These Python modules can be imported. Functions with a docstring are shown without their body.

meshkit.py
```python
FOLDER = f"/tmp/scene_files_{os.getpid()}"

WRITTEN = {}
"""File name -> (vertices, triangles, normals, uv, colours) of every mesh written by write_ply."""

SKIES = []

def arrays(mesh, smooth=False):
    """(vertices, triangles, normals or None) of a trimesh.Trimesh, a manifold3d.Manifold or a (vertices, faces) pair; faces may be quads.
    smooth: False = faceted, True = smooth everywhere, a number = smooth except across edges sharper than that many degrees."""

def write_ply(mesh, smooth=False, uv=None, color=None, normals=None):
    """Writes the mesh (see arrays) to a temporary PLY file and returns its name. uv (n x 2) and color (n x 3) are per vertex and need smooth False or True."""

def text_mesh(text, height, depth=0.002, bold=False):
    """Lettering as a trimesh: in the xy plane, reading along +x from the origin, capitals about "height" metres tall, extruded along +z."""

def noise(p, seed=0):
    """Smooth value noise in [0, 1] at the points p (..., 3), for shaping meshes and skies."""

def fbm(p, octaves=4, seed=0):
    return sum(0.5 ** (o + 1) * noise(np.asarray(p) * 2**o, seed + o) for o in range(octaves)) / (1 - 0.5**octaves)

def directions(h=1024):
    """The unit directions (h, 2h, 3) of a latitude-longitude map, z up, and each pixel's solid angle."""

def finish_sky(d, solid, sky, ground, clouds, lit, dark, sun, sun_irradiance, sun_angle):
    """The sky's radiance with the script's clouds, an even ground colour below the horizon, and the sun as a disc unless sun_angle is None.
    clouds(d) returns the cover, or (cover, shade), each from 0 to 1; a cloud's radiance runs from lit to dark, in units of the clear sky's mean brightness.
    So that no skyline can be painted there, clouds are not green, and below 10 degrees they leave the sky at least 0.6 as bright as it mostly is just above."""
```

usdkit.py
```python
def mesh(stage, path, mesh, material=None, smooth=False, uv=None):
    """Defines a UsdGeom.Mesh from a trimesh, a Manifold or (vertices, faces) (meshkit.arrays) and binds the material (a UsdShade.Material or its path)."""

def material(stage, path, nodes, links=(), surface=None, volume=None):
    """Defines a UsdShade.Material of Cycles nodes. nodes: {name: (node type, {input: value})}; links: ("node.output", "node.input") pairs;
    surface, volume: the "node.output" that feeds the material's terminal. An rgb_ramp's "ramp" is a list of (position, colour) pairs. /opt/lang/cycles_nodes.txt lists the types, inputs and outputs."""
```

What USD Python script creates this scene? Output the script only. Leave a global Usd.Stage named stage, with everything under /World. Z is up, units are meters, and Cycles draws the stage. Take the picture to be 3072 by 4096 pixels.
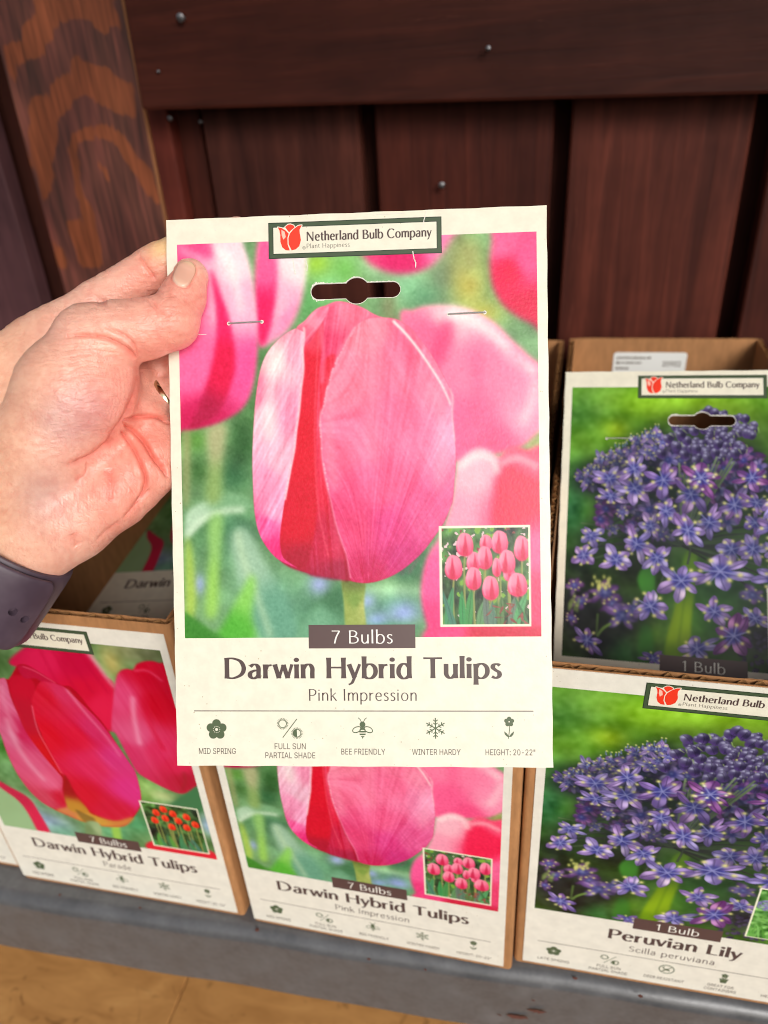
import math, random
import numpy as np
import trimesh, meshkit, usdkit
from scipy.ndimage import gaussian_filter, map_coordinates
from scipy.spatial import cKDTree
from shapely import affinity, union_all
from shapely.geometry import Polygon, Point, LineString, box as sbox
from pxr import Usd, UsdGeom, UsdLux, UsdShade, Gf, Sdf, Vt

random.seed(7)
RNG = np.random.default_rng(11)
stage = Usd.Stage.CreateInMemory()
UsdGeom.SetStageUpAxis(stage, UsdGeom.Tokens.z)
UsdGeom.SetStageMetersPerUnit(stage, 1.0)
UsdGeom.Xform.Define(stage, '/World')

# ---------------------------------------------------------------- camera (phone held over the shelf, looking down 30 degrees)
RIGHT = np.array([0.9771, 0.2050, -0.0562]); DOWN = np.array([0.0540, -0.4950, -0.8672]); FWD = np.array([-0.2056, 0.8443, -0.4948])
FWD /= np.linalg.norm(FWD); RIGHT -= FWD * (RIGHT @ FWD); RIGHT /= np.linalg.norm(RIGHT); DOWN = np.cross(FWD, RIGHT)
EYE = np.array([0, 0, 0.43156]); FPX = 2857.4
cam = UsdGeom.Camera.Define(stage, '/World/camera')
cm = np.eye(4); cm[0, :3] = RIGHT; cm[1, :3] = -DOWN; cm[2, :3] = -FWD; cm[3, :3] = EYE
cam.AddTransformOp().Set(Gf.Matrix4d(*cm.ravel().tolist()))
cam.CreateFocalLengthAttr(6.86); cam.CreateHorizontalApertureAttr(6.86 * 3072 / FPX); cam.CreateVerticalApertureAttr(6.86 * 4096 / FPX)
cam.CreateFStopAttr(2.2); cam.CreateFocusDistanceAttr(0.287); cam.CreateClippingRangeAttr(Gf.Vec2f(0.01, 50))
EXPOSURE = 0.46
cam.CreateExposureAttr(EXPOSURE)

# ---------------------------------------------------------------- sky and soft daylight from behind the camera, right
SUN = np.array([0.50, -0.78, 0.45]); SUN /= np.linalg.norm(SUN)
sky_m = usdkit.material(stage, '/World/Looks/sky', {
    's': ('sky_texture', {'sky_type': 'single_scattering', 'sun_disc': False, 'sun_elevation': float(math.asin(SUN[2])), 'sun_rotation': float(math.atan2(SUN[0], SUN[1])), 'aerosol_density': 3.0}),
    'h': ('hsv', {'saturation': 0.45, 'value': 1.0}),
    'b': ('background_shader', {'strength': 0.075})}, [('s.color', 'h.color'), ('h.color', 'b.color')], surface='b.background')
dome = UsdLux.DomeLight.Define(stage, '/World/sky')
UsdShade.MaterialBindingAPI.Apply(dome.GetPrim()).Bind(sky_m)
dome.GetPrim().SetCustomDataByKey('kind', 'structure')
sun = UsdLux.DistantLight.Define(stage, '/World/daylight')
sun.CreateIntensityAttr(0.4); sun.CreateAngleAttr(27.0); sun.CreateColorAttr(Gf.Vec3f(1.0, 0.97, 0.915)); sun.CreateNormalizeAttr(True)
zl = SUN; xl = np.cross([0, 0, 1], zl); xl /= np.linalg.norm(xl); yl = np.cross(zl, xl)
lm = np.eye(4); lm[0, :3] = xl; lm[1, :3] = yl; lm[2, :3] = zl
sun.AddTransformOp().Set(Gf.Matrix4d(*lm.ravel().tolist()))

# ---------------------------------------------------------------- helpers
def lin(c):
    c = np.asarray(c, float) / 255
    return np.where(c < 0.04045, c / 12.92, ((c + 0.055) / 1.055) ** 2.4)

def ray(px, py):
    return RIGHT * ((px - 1536) / FPX) + DOWN * ((py - 2048) / FPX) + FWD

def at_depth(px, py, d):
    return EYE + ray(px, py) * d

def on_plane_mm(px, py, O, U, V):
    """A sight line's point on the plane of a card, in the card's own millimetres."""
    N = np.cross(U, V); d = ray(px, py); t = ((O - EYE) @ N) / (d @ N); P = EYE + d * t - O
    return float(P @ U) * 1000, float(P @ V) * 1000

USED = {}
def child(name, parent='/World'):
    k = (str(parent), name); n = USED.get(k, 0); USED[k] = n + 1
    return f'{parent}/{name}' + (f'_{n:03d}' if n else '')

def tag(prim, label=None, cat=None, group=None, kind=None):
    for k, v in (('label', label), ('category', cat), ('group', group), ('kind', kind)):
        if v: prim.SetCustomDataByKey(k, v)

def thing(name, label, cat, M=None, group=None):
    x = UsdGeom.Xform.Define(stage, child(name))
    if M is not None: x.AddTransformOp().Set(Gf.Matrix4d(*np.asarray(M, float).ravel().tolist()))
    tag(x.GetPrim(), label, cat, group)
    return str(x.GetPath())

def frame(O, U, Y, Z):
    M = np.eye(4); M[0, :3] = U; M[1, :3] = Y; M[2, :3] = Z; M[3, :3] = O
    return M

def obj(name, mesh, mat, parent, smooth=False, tint=None):
    m = usdkit.mesh(stage, child(name, parent), mesh, mat, smooth=smooth)
    if tint is not None:
        UsdGeom.PrimvarsAPI(m).CreatePrimvar('tint', Sdf.ValueTypeNames.Color3fArray, 'vertex').Set(Vt.Vec3fArray.FromNumpy(np.asarray(tint, np.float32)))
    return str(m.GetPath())

def bx(x0, x1, y0, y1, z0, z1):
    m = trimesh.creation.box([x1 - x0, y1 - y0, z1 - z0]); m.apply_translation([(x0 + x1) / 2, (y0 + y1) / 2, (z0 + z1) / 2]); return m

def soft_box(x0, x1, y0, y1, z0, z1, r=0.0015):
    """A board with chamfered edges."""
    pts = []
    for sx, X in ((1, x0), (-1, x1)):
        for sy, Y in ((1, y0), (-1, y1)):
            for sz, Z in ((1, z0), (-1, z1)):
                pts += [(X, Y + sy * r, Z + sz * r), (X + sx * r, Y, Z + sz * r), (X + sx * r, Y + sy * r, Z)]
    return trimesh.convex.convex_hull(np.array(pts))

def cat(ms):
    return trimesh.util.concatenate(ms)

def flat(geom, h0, h1):
    """A shapely shape in card millimetres (y down) as thin local geometry of a card: x right, y up from the foot, z out."""
    out = []
    for g in getattr(geom, 'geoms', [geom]):
        if g.is_empty or g.area < 1e-5 or g.geom_type != 'Polygon': continue
        g = affinity.affine_transform(g, [1, 0, 0, -1, -CW / 2, CH]).simplify(0.012)
        m = trimesh.creation.extrude_polygon(g, h1 - h0, engine='earcut'); m.apply_translation([0, 0, h0]); out.append(m)
    m = cat(out); m.apply_scale(0.001); return m

def tube(pts, r, n=8):
    pts = np.asarray(pts, float); t = np.gradient(pts, axis=0); t /= np.linalg.norm(t, axis=1, keepdims=True)
    a = np.cross(t, [0.3, 0.9, 0.2]); a /= np.linalg.norm(a, axis=1, keepdims=True); b = np.cross(t, a)
    k = np.arange(n) * 2 * np.pi / n; r = np.broadcast_to(r, (len(pts),))
    v = pts[:, None] + r[:, None, None] * (np.cos(k)[None, :, None] * a[:, None] + np.sin(k)[None, :, None] * b[:, None])
    F = []
    for i in range(len(pts) - 1):
        for j in range(n):
            q = [i * n + j, i * n + (j + 1) % n, (i + 1) * n + (j + 1) % n, (i + 1) * n + j]; F += [[q[0], q[1], q[2]], [q[0], q[2], q[3]]]
    v = v.reshape(-1, 3); c0, c1 = len(v), len(v) + 1; v = np.vstack([v, pts[0], pts[-1]])
    for j in range(n): F += [[c0, (j + 1) % n, j], [c1, (len(pts) - 1) * n + j, (len(pts) - 1) * n + (j + 1) % n]]
    m = trimesh.Trimesh(v, F, process=False); m.fix_normals(); return m

# ---------------------------------------------------------------- materials
def mat(name, nodes, links, surface='p.BSDF', **k):
    return usdkit.material(stage, '/World/Looks/' + name, nodes, links, surface=surface, **k)

def wood(name, dark, light, along, rough=0.55, scale=1.0, knot=0.0):
    """Stained board: long streaks of grain along one axis, patches of worn stain, fine relief."""
    s = {'x': (4, 60, 60), 'z': (60, 60, 4)}[along]
    s = tuple(v * scale for v in s)
    return mat(name, {
        'g': ('geometry', {}), 'oi': ('object_info', {}), 'off': ('vector_math', {'math_type': 'scale', 'vector1': (13.7, 7.9, 5.3)}), 'add': ('vector_math', {'math_type': 'add'}),
        'm': ('mapping', {'scale': s}), 'n': ('noise_texture', {'scale': 1.6, 'detail': 7.0, 'roughness': 0.62, 'distortion': 0.6}),
        'r': ('rgb_ramp', {'ramp': [(0.25, lin(dark)), (0.55, lin((np.array(dark) + np.array(light)) / 2)), (0.8, lin(light))]}),
        'n2': ('noise_texture', {'scale': 9.0, 'detail': 4.0, 'roughness': 0.6}), 'r2': ('rgb_ramp', {'ramp': [(0.3, (0.62, 0.6, 0.6)), (0.7, (1.25, 1.2, 1.15))]}),
        'mx': ('mix', {'mix_type': 'multiply', 'fac': 0.9}),
        'km': ('mapping', {'scale': tuple(9.0 if q > 20 else 3.2 for q in (4, 60, 60) ) if along == 'x' else (9.0, 9.0, 3.2)}), 'kv': ('voronoi_texture', {'scale': 1.0}), 'kr': ('rgb_ramp', {'ramp': [(0.03, (0.18, 0.16, 0.16)), (0.07, (0.62, 0.6, 0.6)), (0.16, (1, 1, 1))]}), 'mk': ('mix', {'mix_type': 'multiply', 'fac': 1.0}),
        'sm': ('mapping', {'scale': tuple(0.35 * q for q in s)}), 'sn': ('noise_texture', {'scale': 3.2, 'detail': 9.0, 'roughness': 0.75, 'distortion': 1.6}), 'sr': ('rgb_ramp', {'ramp': [(0.64, (0, 0, 0)), (0.74, (0.5, 0.5, 0.5))]}), 'msf': ('mix', {'color2': tuple(lin(np.array(light) * 1.25 + 22))}),
        'b': ('bump', {'strength': 0.5, 'distance': 0.0012}), 'rr': ('map_range', {'from_min': 0.2, 'from_max': 0.8, 'to_min': rough + 0.12, 'to_max': rough - 0.08}),
        'p': ('principled_bsdf', {'specular_ior_level': 0.14})},
        [('g.position', 'add.vector1'), ('oi.random', 'off.scale'), ('off.vector', 'add.vector2'), ('add.vector', 'm.vector'), ('m.vector', 'n.vector'), ('add.vector', 'n2.vector'), ('n.fac', 'r.fac'), ('n2.fac', 'r2.fac'),
         ('r.color', 'mx.color1'), ('r2.color', 'mx.color2'), ('add.vector', 'km.vector'), ('km.vector', 'kv.vector'), ('kv.distance', 'kr.fac'), ('mx.color', 'mk.color1'), ('kr.color', 'mk.color2'), ('add.vector', 'sm.vector'), ('sm.vector', 'sn.vector'), ('sn.fac', 'sr.fac'), ('sr.color', 'msf.fac'), ('mk.color', 'msf.color1'), ('msf.color', 'p.base_color'), ('n.fac', 'b.height'), ('b.normal', 'p.normal'), ('n2.fac', 'rr.value'), ('rr.result', 'p.roughness')])

M_PLANK = wood('stained_plank', (48, 19, 14), (92, 42, 31), 'z')
M_PLANK2 = wood('stained_plank_warm', (56, 24, 18), (106, 52, 40), 'z')
M_BEAM = wood('stained_beam', (44, 18, 13), (78, 36, 26), 'x')
M_PLANK3 = wood('stained_plank_grey', (46, 21, 17), (88, 47, 38), 'z')
M_PURPLE = wood('faded_plank', (66, 42, 46), (94, 62, 66), 'z', rough=0.6)
M_STRIP = wood('red_strip', (84, 34, 28), (120, 56, 44), 'z')
M_DARK = wood('dark_backing', (46, 20, 15), (66, 32, 25), 'z', rough=0.8)
M_RAW = wood('raw_edge', (120, 76, 48), (160, 112, 78), 'z', rough=0.7)
def plain(name, c, rough=0.5, metal=0.0, bump=0.0, bscale=400.0, spec=0.5, **k):
    n = {'p': ('principled_bsdf', {'base_color': tuple(lin(c)), 'roughness': rough, 'metallic': metal, 'specular_ior_level': spec, **k})}; l = []
    if bump:
        n |= {'g': ('geometry', {}), 'n': ('noise_texture', {'scale': bscale, 'detail': 3.0}), 'b': ('bump', {'strength': bump, 'distance': 0.0005})}
        l += [('g.position', 'n.vector'), ('n.fac', 'b.height'), ('b.normal', 'p.normal')]
    return mat(name, n, l)
def tinted(name, rough, bump=0.15, bscale=900.0, spec=0.5, extra=None):
    return mat(name, {'a': ('attribute', {'attribute': 'tint'}), 'g': ('geometry', {}), 'n': ('noise_texture', {'scale': bscale, 'detail': 3.0}), 'b': ('bump', {'strength': bump, 'distance': 0.0004}),
        'p': ('principled_bsdf', {'roughness': rough, 'specular_ior_level': spec, **(extra or {})})},
        [('a.color', 'p.base_color'), ('g.position', 'n.vector'), ('n.fac', 'b.height'), ('b.normal', 'p.normal')])
M_PRINT = tinted('glossy_print', 0.33, spec=0.32)
M_GRAIN = tinted('figured_board', 0.5, 0.3, 250.0)
def paper(name, c, rough=0.34):
    return mat(name, {'g': ('geometry', {}), 'n': ('noise_texture', {'scale': 160.0, 'detail': 5.0, 'roughness': 0.65}), 'r': ('rgb_ramp', {'ramp': [(0.3, lin(np.array(c) * 0.965)), (0.7, lin(np.minimum(np.array(c) * 1.02, 255)))]}),
        'v': ('voronoi_texture', {'scale': 330.0}), 'vn': ('noise_texture', {'scale': 60.0, 'detail': 2.0}), 'ad': ('math', {'math_type': 'multiply_add', 'value2': -0.22, 'value3': 0.158}), 'lt': ('math', {'math_type': 'less_than'}), 'mx': ('mix', {'color2': tuple(lin((168, 146, 108)))}), 'sc': ('math', {'math_type': 'multiply', 'value2': 0.75}),
        'n2': ('noise_texture', {'scale': 700.0, 'detail': 3.0}), 'b': ('bump', {'strength': 0.12, 'distance': 0.0004}), 'p': ('principled_bsdf', {'roughness': rough, 'specular_ior_level': 0.45})},
        [('g.position', 'n.vector'), ('n.fac', 'r.fac'), ('g.position', 'v.vector'), ('g.position', 'vn.vector'), ('vn.fac', 'ad.value1'), ('v.distance', 'lt.value1'), ('ad.value', 'lt.value2'), ('lt.value', 'sc.value1'), ('sc.value', 'mx.fac'),
         ('r.color', 'mx.color1'), ('mx.color', 'p.base_color'), ('g.position', 'n2.vector'), ('n2.fac', 'b.height'), ('b.normal', 'p.normal')])
M_PAPER = paper('cream_card', (232, 227, 208))
M_PAPER_BOX = paper('box_card', (228, 224, 212))
M_INK = plain('brown_ink', (78, 60, 58), 0.45)
M_INKGREY = plain('grey_brown_ink', (96, 84, 76), 0.45)
M_GREEN = plain('green_ink', (76, 92, 62), 0.45)
M_FRAME = plain('frame_green_ink', (66, 82, 58), 0.4)
M_FRAMEDK = plain('frame_dark_ink', (42, 54, 38), 0.4)
M_TAG = plain('tag_brown_ink', (84, 62, 60), 0.4)
M_WHITE = plain('white_ink', (238, 236, 228), 0.45)
M_RED = plain('logo_red_ink', (236, 58, 34), 0.4)
M_PINKISH = plain('logo_light_ink', (246, 190, 172), 0.4)
M_FIBRE = plain('torn_fibre', (228, 224, 214), 0.9, bump=0.8, bscale=1500.0)
M_STEEL = plain('staple_wire', (205, 203, 200), 0.32, 0.75)
M_NAIL = plain('nail_steel', (140, 140, 144), 0.42, 1.0, bump=0.5, bscale=900.0)
def cardboard(name, c):
    return mat(name, {'g': ('geometry', {}), 'm': ('mapping', {'scale': (1, 1, 0.25)}), 'n': ('noise_texture', {'scale': 240.0, 'detail': 5.0, 'roughness': 0.7}), 'r': ('rgb_ramp', {'ramp': [(0.25, lin(np.array(c) * 0.88)), (0.75, lin(np.minimum(np.array(c) * 1.08, 255)))]}),
        'n2': ('noise_texture', {'scale': 18.0, 'detail': 3.0}), 'r2': ('rgb_ramp', {'ramp': [(0.3, (0.85, 0.84, 0.82)), (0.7, (1.06, 1.05, 1.04))]}), 'mx': ('mix', {'mix_type': 'multiply', 'fac': 0.9}), 'b': ('bump', {'strength': 0.2, 'distance': 0.0005}),
        'p': ('principled_bsdf', {'roughness': 0.75, 'specular_ior_level': 0.3})},
        [('g.position', 'm.vector'), ('m.vector', 'n.vector'), ('n.fac', 'r.fac'), ('g.position', 'n2.vector'), ('n2.fac', 'r2.fac'), ('r.color', 'mx.color1'), ('r2.color', 'mx.color2'), ('mx.color', 'p.base_color'), ('n.fac', 'b.height'), ('b.normal', 'p.normal')])
M_BOARD = cardboard('kraft_cardboard', (170, 122, 80))
M_FLUTE = cardboard('kraft_fluting', (150, 108, 66))

# ================================================================ large structure: shed wall behind, shelf, board below
wall = thing('shed_wall', 'dark red-brown stained timber wall of upright planks behind the boxes', 'wall')
obj('backing_board', bx(-1.2, 1.2, 0.667, 0.70, -0.6, 1.0), M_DARK, wall)
WY = 0.64
planks = [(-0.80, -0.645, 0.62, M_PURPLE), (-0.640, -0.4855, 0.625, M_PURPLE), (-0.3205, -0.2995, 0.652, M_PLANK), (-0.2915, -0.156, WY, M_PLANK3), (-0.1425, -0.0012, WY, M_PLANK), (0.0119, 0.142, WY, M_PLANK2), (0.1585, 0.296, WY, M_PLANK), (0.309, 0.449, WY, M_PLANK), (0.462, 0.60, WY, M_PLANK), (0.613, 0.75, WY, M_PLANK2)]
for x0, x1, y, m in planks:
    obj('plank', soft_box(x0, x1, y, y + 0.02, -0.55, 0.95), m, wall, smooth=20)
obj('edge_strip', soft_box(-0.3405, -0.3215, WY - 0.001, WY + 0.02, -0.55, 0.95), M_STRIP, wall, smooth=20)
obj('raw_seam', bx(-0.3432, -0.3408, WY - 0.0016, WY + 0.015, -0.55, 0.95), M_RAW, wall)
bm = soft_box(-0.3235, 0.75, 0.0, 0.037, 0.0, 0.19, 0.002)
bm.apply_transform(trimesh.transformations.rotation_matrix(0.0325, [0, 1, 0], [-0.1259, 0, 0])); bm.apply_translation([0, 0.60, 0.432])
beam = obj('cross_beam', bm, M_BEAM, wall, smooth=20)
def nail(px, py, y, r=0.0022, parent=wall, out=0.006):
    d = ray(px, py); P = EYE + d * ((y - out) / d[1])
    sh = trimesh.creation.cylinder(r * 0.5, out, sections=10); sh.apply_transform(trimesh.transformations.rotation_matrix(math.pi / 2, [1, 0, 0])); sh.apply_translation([P[0], y - out / 2 + 0.0003, P[2]])
    hd = trimesh.creation.revolve([[0, 0], [r, 0], [r, 0.0007], [r * 0.6, 0.0013], [0, 0.0015]], sections=14); hd.apply_transform(trimesh.transformations.rotation_matrix(math.pi / 2 + 0.25, [1, 0, 0])); hd.apply_translation([P[0], y - out, P[2]])
    obj('nail', cat([sh, hd]), M_NAIL, parent, smooth=40)
nail(722, 70, 0.60, 0.0030, beam); nail(1953, 193, 0.60, 0.0018, beam, 0.010); nail(1767, 741, WY, 0.0026, wall, 0.009)
nail(681, 474, WY, 0.0022, wall, 0.003); nail(803, 488, 0.652, 0.0018, wall, 0.003); nail(634, 285, 0.60, 0.0012, beam, 0.002)

roof = thing('stall_roof', 'dark timber roof boards over the stall, above the frame', 'roof')
for x0 in np.arange(-1.0, 1.0, 0.145): obj('plank', bx(x0, x0 + 0.14, -0.12, 0.72, 0.96, 0.98), M_PLANK, roof)

EX = lambda x: 0.2265 + 0.0306 * x           # the shelf's front edge runs a little askew to the wall
def shelf_mesh():
    r = 0.009; prof = [(0.45, 0.0), (0.02, 0.0)]
    prof += [(r - r * math.sin(a), -r + r * math.cos(a)) for a in np.linspace(0, math.pi / 2, 9)]
    prof += [(0.0, -0.058)] + [(0.004 - 0.004 * math.cos(a), -0.058 - 0.005 * math.sin(a)) for a in np.linspace(0.3, math.pi / 2, 4)]
    prof += [(0.02, -0.063), (0.02, -0.061), (0.003, -0.060), (0.003, -0.012), (0.012, -0.003), (0.45, -0.003)]
    prof = np.array(prof); xs = np.linspace(-0.9, 0.9, 181); n = len(prof)
    v = np.array([[x, EX(x) + p[0] + (0.0004 * math.sin(x * 31) + 0.0003 * math.sin(x * 67 + p[1] * 90) if p[0] < 0.03 else 0), p[1] + (0.0003 * math.sin(x * 23 + 1) if p[0] < 0.03 else 0)] for x in xs for p in prof])
    F = []
    for i in range(len(xs) - 1):
        for j in range(n):
            a, b = i * n + j, i * n + (j + 1) % n; F += [[a, b, b + n], [a, b + n, a + n]]
    m = trimesh.Trimesh(v - [0, 0, 0.0023], F, process=False); m.fix_normals(); return m
M_SHELF = mat('grey_shelf_metal', {'g': ('geometry', {}), 'n': ('noise_texture', {'scale': 45.0, 'detail': 8.0, 'roughness': 0.7}), 'r': ('rgb_ramp', {'ramp': [(0.3, lin((86, 87, 90))), (0.6, lin((99, 100, 103))), (0.8, lin((122, 123, 126)))]}),
    'n3': ('noise_texture', {'scale': 11.0, 'detail': 4.0}), 'r3': ('rgb_ramp', {'ramp': [(0.35, (0.92, 0.91, 0.9)), (0.7, (1.05, 1.05, 1.05))]}), 'mx': ('mix', {'mix_type': 'multiply', 'fac': 0.8}),
    'rr': ('map_range', {'from_min': 0.3, 'from_max': 0.7, 'to_min': 0.22, 'to_max': 0.42}), 'n2': ('noise_texture', {'scale': 220.0, 'detail': 3.0}), 'b': ('bump', {'strength': 0.12, 'distance': 0.0006}), 'p': ('principled_bsdf', {'metallic': 0.25, 'specular_ior_level': 0.6})},
    [('g.position', 'n.vector'), ('g.position', 'n2.vector'), ('g.position', 'n3.vector'), ('n.fac', 'r.fac'), ('n3.fac', 'r3.fac'), ('r.color', 'mx.color1'), ('r3.color', 'mx.color2'), ('mx.color', 'p.base_color'), ('n.fac', 'rr.value'), ('rr.result', 'p.roughness'), ('n2.fac', 'b.height'), ('b.normal', 'p.normal')])
shelf = thing('metal_shelf', 'grey metal shelf with rounded front lip and rust chips carrying the boxes', 'shelf')
obj('shelf_tray', shelf_mesh(), M_SHELF, shelf, smooth=35)
M_RUST = plain('rust', (92, 52, 42), 0.85, bump=0.7, bscale=900.0)
def blob(cx, cy, rx, ry, seed, n=22):
    r = np.random.default_rng(seed); k = np.arange(n) * 2 * np.pi / n; q = 1 + 0.28 * r.normal(size=n)
    return Polygon(np.stack([cx + rx * q * np.cos(k), cy + ry * q * np.sin(k)], 1)).buffer(0.15).buffer(-0.15)
for (px, py, rx, ry, sd) in ((2062, 4062, 4.6, 2.0, 1), (2095, 4064, 2.6, 1.2, 2), (2150, 4040, 4.2, 1.7, 4), (1998, 4054, 0.9, 0.5, 3), (2134, 3996, 0.9, 0.4, 5)):
    d = ray(px, py); t = EX(0.0) / d[1]
    for _ in range(4): P = EYE + d * t; t = EX(P[0]) / d[1]
    g = blob(0, 0, rx, ry, sd); g = max(getattr(g, 'geoms', [g]), key=lambda q: q.area)
    m = trimesh.creation.extrude_polygon(g, 0.18, engine='earcut'); m.apply_scale(0.001); m.apply_transform(trimesh.transformations.rotation_matrix(math.pi / 2, [1, 0, 0])); m.apply_translation([P[0], P[1] - 0.00075, P[2]])
    obj('rust_chip', m, M_RUST, shelf)
for (px, py, rx) in ((1030, 3722, 1.0), (1475, 3838, 0.7), (2300, 3915, 0.8), (560, 3632, 0.6), (2560, 3985, 0.9), (1702, 3880, 0.6), (240, 3580, 0.7)):
    d = ray(px, py); P = EYE + d * ((-0.0023 - EYE[2]) / d[2])
    m = trimesh.creation.icosphere(1, rx * 0.001); m.vertices *= 1 + 0.3 * RNG.normal(size=(len(m.vertices), 1)); m.apply_scale([1.3, 0.9, 0.4]); m.apply_translation(P + [0, 0, 0.0003]); obj('grit', m, M_RUST, shelf)
M_LOW = mat('brown_board', {'g': ('geometry', {}), 'm': ('mapping', {'scale': (6, 18, 18)}), 'n': ('noise_texture', {'scale': 3.0, 'detail': 7.0, 'roughness': 0.6, 'distortion': 0.8}), 'r': ('rgb_ramp', {'ramp': [(0.3, lin((168, 116, 62))), (0.6, lin((196, 142, 82))), (0.8, lin((210, 160, 98)))]}),
    'v': ('noise_texture', {'scale': 38.0, 'detail': 2.0, 'distortion': 1.5}), 'rv': ('rgb_ramp', {'ramp': [(0.28, (0.55, 0.5, 0.45)), (0.38, (1, 1, 1))]}), 'mx': ('mix', {'mix_type': 'multiply', 'fac': 0.8}), 'b': ('bump', {'strength': 0.2, 'distance': 0.001}), 'p': ('principled_bsdf', {'roughness': 0.6})},
    [('g.position', 'm.vector'), ('m.vector', 'n.vector'), ('n.fac', 'r.fac'), ('g.position', 'v.vector'), ('v.fac', 'rv.fac'), ('r.color', 'mx.color1'), ('rv.color', 'mx.color2'), ('mx.color', 'p.base_color'), ('n.fac', 'b.height'), ('b.normal', 'p.normal')])
low = thing('lower_shelf', 'tan brown wooden shelf boards seen below the grey lip', 'shelf')
for x0, x1 in ((-1.2, -0.4755), (-0.475, -0.2742), (-0.2737, 0.0), (0.0005, 0.21), (0.2105, 0.9)):
    obj('plank', soft_box(x0, x1, 0.02, 0.69, -0.238, -0.22, 0.001), M_LOW, low, smooth=20)

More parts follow.
